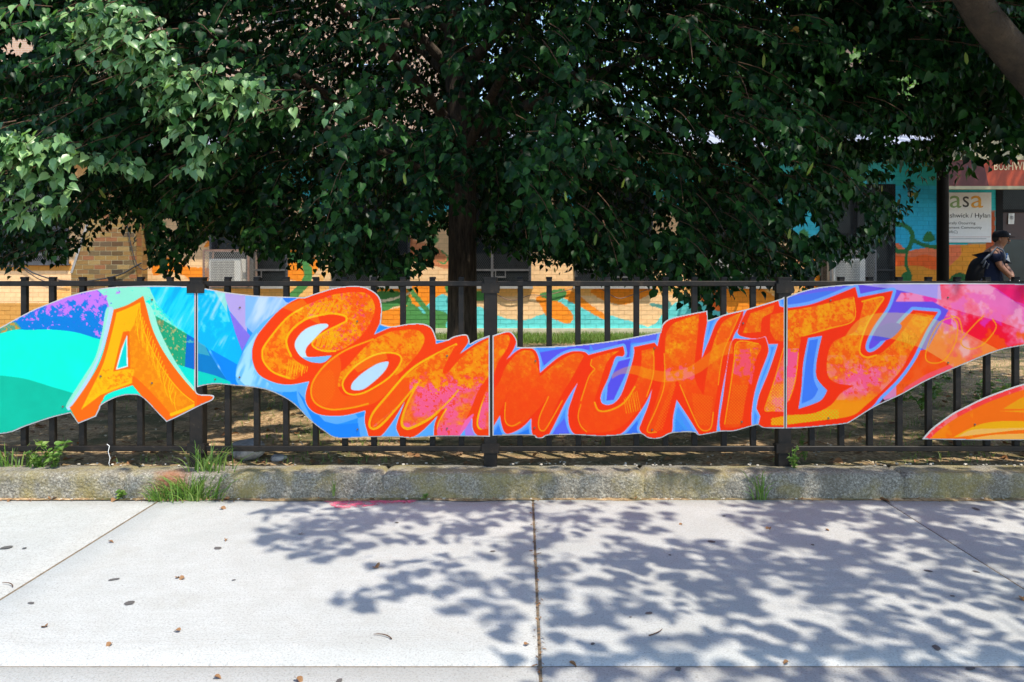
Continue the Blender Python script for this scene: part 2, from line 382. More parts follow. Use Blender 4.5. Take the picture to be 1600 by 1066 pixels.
for i in range(len(xs) - 1):
    for j in range(len(ys) - 1):
        x0, x1, y0, y1 = xs[i] + gap, xs[i + 1] - gap, ys[j] + gap, ys[j + 1] - gap
        # slab with a slightly rounded tooled edge and uneven top
        gx = np.linspace(x0, x1, 13); gy = np.linspace(y0, y1, 13); V = []; F = []
        tx, ty = random.uniform(-.0012, .0012), random.uniform(-.0012, .0012)
        gx = np.concatenate([[x0, x0 + .006], gx[1:-1], [x1 - .006, x1]]); gy = np.concatenate([[y0, y0 + .006], gy[1:-1], [y1 - .006, y1]])
        n = len(gx)
        for b, yy in enumerate(gy):
            for a, xx in enumerate(gx):
                e = -0.0055 if a in (0, n - 1) or b in (0, n - 1) else 0
                V.append((xx, yy, e + tx * (xx - x0) + ty * (yy - y0)))
        F += [(b * n + a, b * n + a + 1, (b + 1) * n + a + 1, (b + 1) * n + a) for b in range(n - 1) for a in range(n - 1)]
        k = len(V); V += [(x0, y0, -.1), (x1, y0, -.1), (x1, y1, -.1), (x0, y1, -.1)]
        o = put('slab', mesh_from('slab', V, F, M['pave'], True), pv)

def disc(cx, cy, z, rx, ry, ang=0, n=12, wob=.25, seed=0):
    r = random.Random(seed); V = [(cx, cy, z + .0006)]
    ph = r.uniform(0, 6); 
    for k in range(n):
        t = 2 * math.pi * k / n; q = 1 + wob * math.sin(2 * t + ph) * .6 + wob * r.uniform(-.5, .5)
        x, y = rx * q * math.cos(t), ry * q * math.sin(t)
        V.append((cx + x * math.cos(ang) - y * math.sin(ang), cy + x * math.sin(ang) + y * math.cos(ang), z))
    return V, [(0, 1 + k, 1 + (k + 1) % n) for k in range(n)]
def G(px, py, z=0):       # point of the level z seen at a photo position
    D = (EYE - z) * FPX / (py - HY); return ((px - CX) / FPX * D, D)
for k, (px, py, r) in enumerate([(202, 943, 11), (178, 906, 8), (340, 857, 8), (365, 907, 3.5), (48, 943, 6), (10, 856, 10), (38, 857, 4), (1112, 847, 7), (1463, 1013, 10), (1525, 894, 6), (1451, 893, 6), (1014, 959, 7), (926, 1007, 5), (1131, 807, 4), (1525, 796, 9), (1488, 932, 4), (1047, 868, 3), (1270, 852, 4), (1516, 1045, 8), (1060, 1046, 6), (770, 862, 4), (530, 1065, 8), (620, 817, 4), (985, 965, 3)]):
    x, y = G(px, py); s = FPX / y; V, F = disc(x, y, 0.0022, r / s * .85, r / s * .85 * random.uniform(.7, 1.1), random.uniform(0, 3), 10, .3, k)
    put('gum_spot', mesh_from('gum_spot', V, F, M['gum']), pv)
# pink paint that ran over the kerb foot
Pp = [(505, 783), (530, 780), (570, 780), (600, 781), (655, 782), (640, 787), (600, 789), (560, 793), (530, 797), (518, 791)]
V = [(*G(a, max(b, 781.5)), 0.0024) for a, b in Pp]; put('paint_spill', mesh_from('paint_spill', V, [tuple(range(len(V) - 1, -1, -1))], M['pink_paint']), pv)['label'] = 'pink paint stain on the slab against the kerb'

m_ = MB(); V = []; nn_ = 500
for k in range(nn_):
    x = -6 + 13 * k / (nn_ - 1); wq = .010 + .035 * max(0, vno(x + 50, 3, .25) - .35) + .012 * vno(x + 50, 8, .03); V += [(x, KY0 - .008 - wq, .0025), (x, KY0 + .01, .006)]
m_.add(V, [(2 * k, 2 * k + 2, 2 * k + 3, 2 * k + 1) for k in range(nn_ - 1)]); tag(m_.build('dirt', M['soil']), 'line of dirt and crumbs collected along the kerb foot', 'dirt', kind='stuff')
# kerb: rough, rounded, poured concrete upstand below the fence
prof = [(0.0, -0.03), (0.0, 0.0), (0.0, 0.03), (0.001, 0.06), (0.002, 0.09), (0.004, 0.112), (0.012, 0.124), (0.028, 0.130), (0.07, 0.132), (0.11, 0.132), (0.15, 0.129), (0.20, 0.124), (0.235, 0.10), (0.24, 0.0)]
nx = 900; gxs = np.linspace(-6, 7, nx); V = np.zeros((nx, len(prof), 3), np.float32)
for j, (dy, z) in enumerate(prof):
    if j in (0, 13): am = 0
    else: am = 1
    nn = (vnoise(gxs + 50, gxs * 0 + j * .03 + 9, .35) - .5) * .007 + (vnoise(gxs + 90, gxs * 0 + j * .5, .05) - .5) * .012 + (vnoise(gxs + 90, gxs * 0 + j * 2.1, .018) - .5) * .009
    n2 = (vnoise(gxs + 33, gxs * 0 + j * .7, .06) - .5) * .006 + (vnoise(gxs + 133, gxs * 0 + 5, .5) - .5) * .004
    V[:, j, 0] = gxs; V[:, j, 1] = KY0 + dy + nn * am; V[:, j, 2] = z + n2 * am * (z > .02)
for jx in (-2.05, -0.72, 0.62, 1.95, 3.3):        # joints between the cast lengths, with chipped edges
    k = np.exp(-((gxs - jx) / .010) ** 2) + .15 * np.exp(-((gxs - jx) / .03) ** 2); V[:, 2:12, 1] += (k * .022)[:, None]; V[:, 6:12, 2] -= (k * .022)[:, None]
np_ = len(prof); ii = np.arange(nx - 1)[:, None] * np_ + np.arange(np_ - 1)[None, :]; ii = ii.ravel()
F = np.stack([ii, ii + np_, ii + np_ + 1, ii + 1], 1)
kb = put('kerb', np_mesh('kerb', V.reshape(-1, 3), F, M['kerb'], True)); structure(kb, 'rough weathered concrete kerb with yellow lichen under the fence')

# lawn: soil sheet from the kerb to the wall
nx, ny = 150, 90; gx = np.linspace(-16, 16, nx); gy = KY0 + .215 + np.linspace(0, 1, ny) ** 1.5 * 26
GX, GY = np.meshgrid(gx, gy)
def lawn_z(x, y):
    x = np.asarray(x, float); y = np.asarray(y, float)
    return 0.118 - 0.0050 * np.clip(y - 4.2, 0, 40) + (vnoise(x + 60, y + 60, .9) - .5) * .03 * np.clip((y - 4.25) * 2, 0, 1) + (vnoise(x + 60, y + 60, .16) - .5) * .014
V = np.stack([GX, GY, lawn_z(GX, GY)], 2).reshape(-1, 3); ii = (np.arange(ny - 1)[:, None] * nx + np.arange(nx - 1)[None, :]).ravel()
structure(put('lawn', np_mesh('lawn', V, np.stack([ii, ii + 1, ii + nx + 1, ii + nx], 1), M['soil'], True)), 'bare soil and thin grass behind the fence')

# ------------------------------------------------------------------ community building
DW = 13.82; WS = FPX / DW
def bx(px): return (px - CX) / WS
def bz(py): return EYE - (py - HY) / WS
wc = Canvas(-240, 215, 1760, 530, 1); XX, YY = wc.X, wc.Y
PE = (250, 206, 152); OR = (255, 148, 22); CY = (104, 216, 216); GN = (78, 146, 74); DO = (250, 110, 20)
wc.fill(np.ones(XX.shape, bool), PE)
wc.fill((YY < 345) & (XX > 243), (70, 205, 225))
for pg, c in (
    ([(243,330),(300,335),(330,352),(330,300),(420,280),(500,330),(560,372),(640,380),(700,330),(780,310),(860,300),(900,360),(1000,330),(1100,340),(1180,360),(1240,380),(1290,372),(1290,500),(243,500)], PE),
    ([(560,372),(600,362),(640,372),(690,392),(700,420),(640,405),(590,400)], (222, 140, 90)),
    ([(318,386,1),(326,372),(331,350,1),(350,352),(360,380)], OR),
    ([(240,404),(262,402),(282,412),(300,418),(330,419),(400,425),(400,452),(318,452),(300,440),(285,430),(262,425),(240,430)], OR),
    ([(100,448),(150,452),(330,446),(460,447),(500,430),(518,418),(518,447),(700,447),(900,446),(1100,447),(1250,446),(1250,459),(880,462),(700,463),(460,464),(330,466),(100,470)], (252, 190, 110)),  # darker band under the sills: their cast shadow put into the paint colour
    ([(440,396),(470,392),(498,410),(490,430),(470,440),(440,430)], OR),
    ([(600,447),(700,447),(690,462),(672,478),(650,486),(630,470),(600,462)], OR),
    ([(590,486),(620,482),(640,478),(650,500),(628,514),(600,512),(580,500)], OR),
    ([(648,482),(665,478),(690,460),(712,474),(745,505),(755,516,1),(650,516,1)], CY),
    ([(560,462),(600,455),(632,458),(644,475),(620,478),(600,486),(560,486)], GN),
    ([(628,490),(640,474),(655,482),(662,490),(680,484),(700,492),(700,516,1),(640,516,1),(628,505)], GN),
    ([(700,445),(745,455),(775,452),(770,466),(740,470),(700,458)], GN),
    ([(740,480),(762,485),(785,496),(820,500),(850,490),(880,482),(905,478),(950,492),(985,502),(1020,514),(1022,520,1),(700,520,1),(700,500)], CY),
    ([(865,466),(885,468),(905,478),(950,500),(975,512),(880,512),(870,500),(855,490)], CY),
    ([(845,462),(870,470),(888,482),(896,496),(890,505),(878,504),(865,498),(852,492),(845,478),(838,468)], OR),
    ([(880,452),(900,458),(925,478),(950,495),(940,498),(915,484),(885,468),(872,458)], OR),
    ([(845,458),(880,452),(884,462),(870,470),(850,466)], GN),
    ([(930,452),(1020,450),(1000,468),(975,476),(950,472),(930,462)], OR),
    ([(985,514,1),(1020,508),(1040,485),(1062,470),(1082,468),(1110,476),(1130,484),(1160,500),(1180,518,1)], CY),
    ([(1094,450),(1130,450),(1130,486),(1110,480),(1096,470)], DO),
    ([(1130,450),(1185,450),(1220,470),(1240,478),(1190,498),(1135,488)], OR),
    ([(1000,372),(1040,378),(1058,395),(1030,405),(990,400)], DO),
    ([(975,340),(1010,330),(1018,360),(990,372),(970,360)], DO),
    ([(1062,400),(1085,396),(1093,404),(1080,412),(1066,408)], GN),
    ([(1240,330),(1300,330),(1300,372),(1280,382),(1262,372),(1240,376)], (60, 200, 220)),
    ([(1248,366),(1258,358),(1266,372),(1262,388),(1250,380)], GN),
    ([(1240,385),(1281,368),(1281,400),(1262,420),(1240,400)], (240, 150, 90)),
    ([(1262,400),(1285,396),(1285,450),(1255,450)], OR),
    ([(1395,225,1),(1640,225,1),(1640,395,1),(1462,388),(1430,392),(1395,388,1)], (36, 186, 196)),
    ([(1395,290,1),(1475,290,1),(1465,390),(1430,395),(1395,390,1)], (30, 176, 214)),
    ([(1395,388),(1420,392),(1440,388),(1470,386),(1490,382),(1640,380,1),(1640,520,1),(1395,520,1)], (240, 120, 70)),
    ([(1395,398,1),(1420,402),(1445,398),(1465,402,1),(1465,420),(1440,418),(1415,414),(1395,418,1)], (250, 100, 10)),
    ([(1395,418,1),(1430,415),(1470,422),(1500,400),(1500,382,1),(1640,378,1),(1640,520,1),(1395,520,1)], (235, 150, 30)),
    ([(1508,440,1),(1518,412),(1540,400),(1560,440,1)], (190, 60, 20)),
    ([(1480,440,1),(1492,428),(1508,428),(1525,442,1)], (30, 90, 30)),
    ([(1540,330,1),(1556,330,1),(1556,398,1),(1540,398,1)], (190, 84, 30)),
    ):
    wc.fill(wc.poly(pg), c)
for pl, w0, c in (([(456,400),(474,410),(482,428),(474,446),(458,462)], 13, GN), ([(1396,352),(1412,352),(1424,362),(1424,380),(1415,392),(1402,392),(1395,384)], 7, (28, 110, 50)), ([(1424,372),(1440,382),(1462,386)], 6, (28, 110, 50)), ([(1418,392),(1415,410),(1420,425),(1422,440)], 5, (28, 110, 50)),
    ([(640,452),(655,470),(668,486)], 8, GN), ([(900,372),(920,366),(930,380),(924,395)], 3, GN), ([(690,392),(700,402),(694,412),(684,408)], 2.5, GN), ([(1268,402),(1262,420),(1270,440)], 8, GN), ([(560,460),(600,470),(640,458)], 4, (250, 226, 190))):
    wc.fill(wc.line(pl, w0), c)
for cx_, cy_, a_ in ((250, 352, 1), (690, 352, -1), (676, 376, 1), (1451, 372, 1), (840, 330, 1), (1452, 371, -1), (1416, 434, 1), (930, 330, -1), (1180, 350, 1)):
    wc.fill(wc.poly([(cx_ - 10, cy_ + 5, 1), (cx_ - 6, cy_ - 6), (cx_ + 2, cy_ - 9), (cx_ + 10, cy_ - 3 * a_, 1), (cx_ + 4, cy_ + 6)]), (30, 112, 50) if cx_ > 1300 else GN)
wc.fill(wc.poly([(1018,474),(1040,476),(1044,468,1),(1050,478),(1040,484),(1018,478)]), (90, 160, 150))
# unpainted strips
raw = (XX < 112) & (YY > 474)
wc.fill(raw, (206, 150, 70)); wc.fill((XX < 112) & (YY > 410) & (YY < 424), (214, 150, 60))

bd = thing('community_building', 'single-storey brick building with a colourful mural, barred windows and a grey metal roof', 'building', (0, DW, 0.05))
O = Vector(bd.location)
XL, XR = bx(-230), bx(1756); ZB, ZT = bz(513), 3.35
holes = [(-14, 108, 275, 412), (328, 450, 275, 447), (519, 641, 275, 447), (708, 830, 275, 447), (898, 1020, 275, 447), (1092, 1215, 275, 447), (1281, 1398, 288, 447), (1556, 1660, 292, 513.01)]
H = [(bx(a), bx(b), bz(d), bz(c)) for a, b, c, d in holes]
def free_rects():
    xs_ = sorted({XL, XR} | {h[0] for h in H} | {h[1] for h in H}); out = []
    for a, b in zip(xs_[:-1], xs_[1:]):
        hh = [h for h in H if h[0] <= a + 1e-6 and h[1] >= b - 1e-6]
        if hh: out += [(a, b, ZB, hh[0][2]), (a, b, hh[0][3], ZT)]
        else: out.append((a, b, ZB, ZT))
    return [r for r in out if r[3] - r[2] > .01]
# mortar bed carrying the same paint, 9 mm behind the brick faces
Vs, Fs, Cs, base = [], [], [], 0
for (a, b, c, d) in free_rects():
    n1 = max(2, int((b - a) / .035)); n2 = max(2, int((d - c) / .035)); u = np.linspace(a, b, n1); v = np.linspace(c, d, n2); U, V_ = np.meshgrid(u, v)
    P = np.stack([U, np.full(U.shape, DW + .0035), V_], 2).reshape(-1, 3); ii = (np.arange(n2 - 1)[:, None] * n1 + np.arange(n1 - 1)[None, :]).ravel()
    Vs.append(P - np.array(O)); Fs.append(np.stack([ii, ii + 1, ii + n1 + 1, ii + n1], 1) + base); base += len(P)
    Cs.append(s2l(wc.sample(CX + P[:, 0] * WS, HY - (P[:, 2] - EYE) * WS)))
WGAIN = 0.96
put('wall', np_mesh('wall', np.concatenate(Vs), np.concatenate(Fs), M['mural_mortar'], False, np.concatenate(Cs) * WGAIN), bd)
# bricks
CO = 0.0778; LEN = 0.1956; MJ = 0.009
def brick_geo(x0, x1, z0, z1, y, tint=None, nx_=7, nz_=3, sampler=None, depth=.012):
    u = np.linspace(x0, x1, nx_); v = np.linspace(z0, z1, nz_); U, V_ = np.meshgrid(u, v)
    dz = random.uniform(-.002, .002); P = np.stack([U, np.full(U.shape, y + dz), V_], 2).reshape(-1, 3)
    ii = (np.arange(nz_ - 1)[:, None] * nx_ + np.arange(nx_ - 1)[None, :]).ravel(); F = [np.stack([ii, ii + 1, ii + nx_ + 1, ii + nx_], 1)]
    cn = np.array([0, nx_ - 1, nx_ * nz_ - 1, nx_ * (nz_ - 1)]); B = P[cn].copy(); B[:, 1] += depth; n = len(P)
    F.append(np.array([[cn[k], n + k, n + (k + 1) % 4, cn[(k + 1) % 4]] for k in range(4)]))
    P = np.concatenate([P, B]); C = sampler(P) if sampler else np.tile(tint, (len(P), 1))
    return P, np.concatenate(F), C
def paint_s(P): return s2l(wc.sample(CX + P[:, 0] * WS, HY - (P[:, 2] - EYE) * WS)) * WGAIN
allb = []; row = 0; z = ZB
while z < ZT - .02:
    z1 = min(z + CO - MJ, ZT)
    off = (row % 2) * LEN / 2; x = XL - off
    while x < XR:
        a, b = max(x, XL), min(x + LEN - MJ, XR); segs = [(a, b)]
        for h in H:
            if h[2] < z1 - .012 and h[3] > z + .012:
                ns = []
                for (p, q) in segs:
                    if q <= h[0] or p >= h[1]: ns.append((p, q)); continue
                    if p < h[0]: ns.append((p, h[0]))
                    if q > h[1]: ns.append((h[1], q))
                segs = ns
        for (p, q) in segs:
            if q - p > .015 and not (bx(112) < p and q < bx(206)): allb.append((p, q, z, z1))
        x += LEN
    z += CO; row += 1
def shade_jit(C, s=.06):
    return C * (1 + random.uniform(-s, s))
def score(b):
    py = HY - ((b[2] + b[3]) / 2 - EYE) * WS; px = CX + (b[0] + b[1]) / 2 * WS
    if 448 < py < 514 and 600 < px < 1180: return 2
    return 0
order = sorted(allb, key=lambda b: -score(b))
N_SINGLE = 205
for b in order[:N_SINGLE]:
    fn = 384 < HY - (b[2] - EYE) * WS < 516 or (b[0] > bx(1390) and b[0] < bx(1490))
    P, F, C = brick_geo(b[0], b[1], b[2], b[3], DW, nx_=14 if fn else 6, nz_=6 if fn else 3, sampler=paint_s)
    c = Vector((b[0], DW, b[2])); put('brick', np_mesh('brick', P - np.array(c), F, M['painted_brick'], False, shade_jit(C)), bd, c - O)
Vs, Fs, Cs, base = [], [], [], 0
for b in order[N_SINGLE:]:
    fn = 384 < HY - (b[2] - EYE) * WS < 516 or (b[0] > bx(1390) and b[0] < bx(1490))
    P, F, C = brick_geo(b[0], b[1], b[2], b[3], DW, nx_=14 if fn else 6, nz_=6 if fn else 3, sampler=paint_s)
    if C.mean() < 0.001: continue
    Vs.append(P - np.array(O)); Fs.append(F + base); Cs.append(shade_jit(C)); base += len(P)
o = put('brickwork', np_mesh('brickwork', np.concatenate(Vs), np.concatenate(Fs), M['painted_brick'], False, np.concatenate(Cs)), bd); o['kind'] = 'stuff'
# chimney-like brick buttress with a sloping shoulder
PY = DW - .42; PS = FPX / PY
px_ = lambda x: (x - CX) / PS
pz_ = lambda y: EYE - (y - HY) / PS
xl, xr = px_(111), px_(213)
def left_edge(z): return xl + max(0, min(1, (z - pz_(425)) / (pz_(350) - pz_(425)))) * (px_(136) - xl)
mb = MB(); zt = 3.3; zs = [0.06, pz_(425), pz_(350), zt]
V = []
for z in zs: V += [(left_edge(z) + .004, PY + .003, z), (xr - .004, PY + .003, z), (xr - .004, DW + .02, z), (left_edge(z) + .004, DW + .02, z)]
F = []
for k in range(3):
    q = 4 * k; F += [(q, q + 1, q + 5, q + 4), (q + 1, q + 2, q + 6, q + 5), (q + 3, q, q + 4, q + 7)]
mb.add([tuple(Vector(v) - O) for v in V], F)
simple('raw_mortar', (0.40, 0.34, 0.19, 1), .9, var=.2, scale=40)
bt_ = mb.build('buttress', M['raw_mortar'], bd)
mb = MB()
za, zb_ = pz_(425), pz_(350)
mb.add([tuple(Vector(v) - O) for v in ((xl - .012, PY - .01, za - .02), (xl - .012, DW, za - .02), (px_(136) - .012, DW, zb_), (px_(136) - .012, PY - .01, zb_), (xl + .03, PY - .01, za - .02), (px_(136) + .03, PY - .01, zb_))], [(0, 1, 2, 3), (4, 0, 3, 5)])
mb.build('shoulder_coping', M['sill'], bd)
TINTS = [tuple(q * .75 for q in t_) for t_ in [(0.34, 0.19, 0.05), (0.30, 0.15, 0.045), (0.38, 0.23, 0.06), (0.36, 0.14, 0.05), (0.20, 0.13, 0.05), (0.42, 0.27, 0.09), (0.16, 0.10, 0.045)]]
z = 0.45; row = 0; cnt = 0; Vs, Fs, Cs, base = [], [], [], 0
while z < zt - .05:
    le = left_edge(z + .03); x = xl - (row % 2) * LEN / 2
    while x < xr:
        a, b = max(x, le), min(x + LEN - MJ, xr)
        if b - a > .02:
            tn = np.array(random.choices(TINTS, [5, 5, 4, 3, 2, 3, 1])[0])
            cxp = (a + b) / 2; 
            if abs(cxp - px_(185)) < .07 and z < pz_(375): tn = tn * .45
            P, F, C = brick_geo(a, b, z, z + CO - MJ, PY, tint=tn, nx_=2, nz_=2)
            pyy = HY - (z - EYE) * PS
            if 345 < pyy < 447 and cnt < 95:
                cnt += 1; c = Vector((a, PY, z)); put('brick', np_mesh('brick', P - np.array(c), F, M['painted_brick'], False, C), bd, c - O)
            else: Vs.append(P - np.array(O)); Fs.append(F + base); Cs.append(C); base += len(P)
        x += LEN
    # right flank headers
    for k in range(2):
        y0 = PY + .01 + k * .2 + (row % 2) * .0; y1 = min(y0 + LEN - MJ, DW)
        tn = np.array(random.choices(TINTS, [5, 5, 4, 3, 2, 3, 1])[0])
        P = np.array([[xr, y0, z], [xr, y1, z], [xr, y1, z + CO - MJ], [xr, y0, z + CO - MJ], [xr - .012, y0, z], [xr - .012, y1, z], [xr - .012, y1, z + CO - MJ], [xr - .012, y0, z + CO - MJ]])
        F = np.array([[0, 1, 2, 3], [0, 4, 5, 1], [3, 2, 6, 7]]); Vs.append(P - np.array(O)); Fs.append(F + base); Cs.append(np.tile(tn, (8, 1))); base += 8
    z += CO; row += 1
o = put('buttress_brickwork', np_mesh('buttress_brickwork', np.concatenate(Vs), np.concatenate(Fs), M['painted_brick'], False, np.concatenate(Cs)), bd); o['kind'] = 'stuff'
# concrete foot
mb = MB(); mb.box(XL, bx(1556), -.05, .3, -.3, ZB - O.z - .001, 0)
mb.build('foundation', M['base_concrete'], bd)
# eave, fascia and sheet metal roof
EY = DW - .63; yL = EY - DW
def bb(name, mat, x0, x1, y0, y1, z0, z1, parent=bd, bev=0):
    m_ = MB(); m_.box(x0 - O.x, x1 - O.x, y0 - O.y, y1 - O.y, z0 - O.z, z1 - O.z, bev); return m_.build(name, mat, parent)
bb('soffit', M['cream_paint'], XL - .3, XR, EY + .02, DW + .3, 3.105, 3.13)
bb('fascia', M['cream_paint'], XL - .3, XR, EY - .02, EY + .02, 3.09, 3.215)
bb('gutter_edge', M['board_edge'], XL - .3, XR, EY - .035, EY + .01, 3.216, 3.245)
mb = MB(); y0, y1 = EY - .03, EY + 4.6; z0_, z1_ = 3.25, 3.25 + 4.6 * .245
mb.add([(XL - .3, y0 - O.y, z0_ - O.z), (XR, y0 - O.y, z0_ - O.z), (XR, y1 - O.y, z1_ - O.z), (XL - .3, y1 - O.y, z1_ - O.z)], [(0, 1, 2, 3)])
x = XL
while x < XR:
    mb.add([(x, y0 - O.y, z0_ - O.z), (x + .03, y0 - O.y, z0_ - O.z + .035), (x + .06, y0 - O.y, z0_ - O.z), (x, y1 - O.y, z1_ - O.z), (x + .03, y1 - O.y, z1_ - O.z + .035), (x + .06, y1 - O.y, z1_ - O.z)], [(0, 1, 4, 3), (1, 2, 5, 4)]); x += .45
mb.build('roof', M['roof_metal'], bd)
bb('back_wall', M['cream_paint'], XL, XR, DW + 3.7, DW + 3.9, 0, 4.1)
bb('side_wall', M['cream_paint'], XR - .2, XR - .01, DW + .12, DW + 3.7, 0, 3.2)
# windows with frames, glass and expanded-metal guards
def lattice(mb_, x0, x1, z0, z1, y, pitch=.034, hh=.052, wd=.0042):
    # diamond mesh from thin flat strands with a little thickness, clipped to the rectangle
    k = pitch / hh; L = (z1 - z0) * k
    for sgn in (1, -1):
        s0 = x0 - L if sgn > 0 else x0
        n_ = int((x1 - x0 + L) / pitch) + 1
        for i in range(n_):
            xa = (x0 - L if sgn > 0 else x0) + i * pitch; za = z0; xb = xa + sgn * L; zb__ = z1
            # clip in x
            def atx(xq): return z0 + (xq - xa) / (sgn * k)
            p = [xa, z0]; q = [xb, z1]
            lo, hi = min(xa, xb), max(xa, xb)
            if hi < x0 or lo > x1: continue
            if p[0] < x0: p = [x0, atx(x0)]
            if p[0] > x1: p = [x1, atx(x1)]
            if q[0] < x0: q = [x0, atx(x0)]
            if q[0] > x1: q = [x1, atx(x1)]
            if abs(p[0] - q[0]) < 1e-4: continue
            yy = y + (0.002 if sgn > 0 else -0.002)
            mb_.add([(p[0] - wd, yy, p[1]), (p[0] + wd, yy, p[1]), (q[0] + wd, yy, q[1]), (q[0] - wd, yy, q[1])], [(0, 1, 2, 3)])
    return mb_
for wi, (a, b, c, d) in enumerate(H[:-1]):
    cxw = (a + b) / 2; Lc = Vector((cxw - O.x, 0, c - O.z))
    def wb(name, mat, x0, x1, y0, y1, z0, z1, par):
        m_ = MB(); off = Vector((cxw, DW, c)); m_.box(x0 - cxw, x1 - cxw, y0, y1, z0 - c, z1 - c); return m_.build(name, mat, par)
    light = wi in (0,)
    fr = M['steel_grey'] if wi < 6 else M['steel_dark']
    m_ = MB(); t_ = .045; w_, h_ = b - a, d - c
    for (x0, x1, z0, z1) in ((-w_ / 2, -w_ / 2 + t_, 0, h_), (w_ / 2 - t_, w_ / 2, 0, h_), (-w_ / 2 + t_, w_ / 2 - t_, 0, t_), (-w_ / 2 + t_, w_ / 2 - t_, h_ - t_, h_)):
        m_.box(x0, x1, -.03, .11, z0, z1)
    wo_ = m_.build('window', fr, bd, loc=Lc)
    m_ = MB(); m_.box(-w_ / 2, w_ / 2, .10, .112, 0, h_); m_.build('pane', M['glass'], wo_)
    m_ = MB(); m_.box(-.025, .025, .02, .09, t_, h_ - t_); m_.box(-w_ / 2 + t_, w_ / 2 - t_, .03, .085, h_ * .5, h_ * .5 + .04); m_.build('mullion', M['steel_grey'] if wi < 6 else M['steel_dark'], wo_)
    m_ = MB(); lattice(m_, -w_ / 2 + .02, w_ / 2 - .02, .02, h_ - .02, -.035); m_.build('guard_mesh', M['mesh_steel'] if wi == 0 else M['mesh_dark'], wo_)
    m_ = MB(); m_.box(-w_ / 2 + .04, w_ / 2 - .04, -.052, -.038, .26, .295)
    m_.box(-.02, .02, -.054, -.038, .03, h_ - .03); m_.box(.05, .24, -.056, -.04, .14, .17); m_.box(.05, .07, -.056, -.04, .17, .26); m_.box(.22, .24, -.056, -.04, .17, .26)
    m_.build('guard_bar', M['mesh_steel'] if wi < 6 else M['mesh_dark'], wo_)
    if wi > 0:
        m_ = MB(); m_.box(-w_ / 2 - .03, w_ / 2 + .03, -.10, .1, -.045, -.001); m_.build('sill', M['sill'], wo_)
    else:
        m_ = MB(); m_.box(-w_ / 2 - .03, w_ / 2 + .03, -.06, .1, -.03, -.001); m_.build('sill', M['steel_grey'], wo_)
# entrance: recessed dark red-brown double door
dx0, dx1 = H[-1][0], H[-1][1]
def eb(name, mat, x0, x1, y0, y1, z0, z1): return bb(name, mat, x0, x1, y0, y1, z0, z1)
door = MB(); door.box(dx0 + .12 - O.x, dx0 + .92 - O.x, .16, .2, 0.02, bz(328) - O.z); do = door.build('door', M['door_brown'], bd)
m_ = MB(); m_.box(dx0 + .80 - O.x, dx0 + .86 - O.x, .11, .16, .95, 1.1); m_.build('handle', M['steel_grey'], do)
m_ = MB(); m_.box(dx0 + .22 - O.x, dx0 + .60 - O.x, .15, .158, .9, 1.7); m_.build('pane', M['glass'], do)
eb('door', M['door_brown'], dx0 + .94, dx1 - .02, DW + .165, DW + .2, 0.07, bz(328))
eb('door_frame', M['steel_dark'], dx0 + .001, dx0 + .12, DW - .01, DW + .2, .07, bz(292))
m_ = MB(); m_.box(dx0 + .12 - O.x, dx1 - O.x, .13, .2, bz(331) - O.z, bz(328) - O.z + .02); m_.box(dx0 + .12 - O.x, dx1 - O.x, .13, .2, bz(294) - O.z, bz(292) - O.z); m_.build('transom', M['steel_dark'], bd)
m_ = MB(); lattice(m_, dx0 + .12 - O.x, dx1 - O.x, bz(327) - O.z, bz(294) - O.z, .12); m_.build('transom_mesh', M['mesh_dark'], bd)
eb('transom_glass', M['glass'], dx0 + .12, dx1, DW + .17, DW + .18, bz(327), bz(294))
eb('doorstep', M['base_concrete'], dx0, dx1 + .6, DW - .8, DW + .16, -.1, .068)
# raised cream entrance canopy
CYY = 12.62
mb = MB(); cs = FPX / CYY; f_ = lambda x, y: ((x - CX) / cs - O.x, EYE - (y - HY) / cs - O.z)
pr = [f_(1522, 247), f_(1522, 228), f_(1556, 205), f_(1590, 182), f_(1640, 168), f_(1760, 168), f_(1760, 247)]
V = [(p[0], CYY - O.y, p[1]) for p in pr] + [(p[0], DW + .05 - O.y, p[1]) for p in pr]; n = len(pr)
mb.add(V, [tuple(range(n)), tuple(range(2 * n - 1, n - 1, -1))] + [(i, i + n, (i + 1) % n + n, (i + 1) % n) for i in range(n)])
mb.build('entrance_canopy', M['cream_paint'], bd)
# ------------------------------------------------------------------ outlines of the five boards (in units of the boards' plane)
P1 = R1((-200,455),(0,350),(100,295),(200,243),(300,203),(400,165),(500,137),(600,118),(700,107),(850,102),(1000,102),(1165,108,1),(1163,715,1),(1180,745),(1258,752),(1273,765),(1258,785),(1190,815),(1010,903),(975,895),(855,772),(790,750),(700,762),(607,808),(592,835),(570,880,1),(465,922,1),(420,858,1),(300,888),(150,938),(40,978),(-200,1000,1))
P2 = R2((-198,70,1),(-120,85),(-20,103),(150,122),(300,128),(440,133,1),(520,105),(640,72),(760,65),(830,85),(885,130),(902,200),(895,292,1),(960,306),(1060,290),(1150,290),(1200,318),(1224,375),(1226,385,1),(1290,385),(1330,365),(1400,353),(1420,378),(1424,410,1),(1470,385),(1543,358,1),(1545,962,1),(1440,960),(1220,960),(1075,970),(1000,964),(830,964),(640,970),(560,930),(470,860),(370,760),(250,695),(150,670),(0,655),(-80,648),(-150,655),(-198,668,1))
P3 = R3((64,308,1),(130,288),(162,293),(187,330),(188,366,1),(240,368),(420,362),(560,350),(720,328),(920,290,1),(932,250),(970,222),(1060,200),(1160,181,1),(1162,232,1),(1213,214,1),(1260,198),(1345,178),(1365,173),(1520,126),(1553,110,1),(1553,782,1),(1450,780),(1420,765),(1390,770),(1300,795),(1250,797),(1215,800),(1120,817),(1088,802),(980,806),(920,832),(860,832),(820,810),(740,815),(620,822),(480,815),(350,817),(320,831),(285,830),(260,817),(64,819,1))
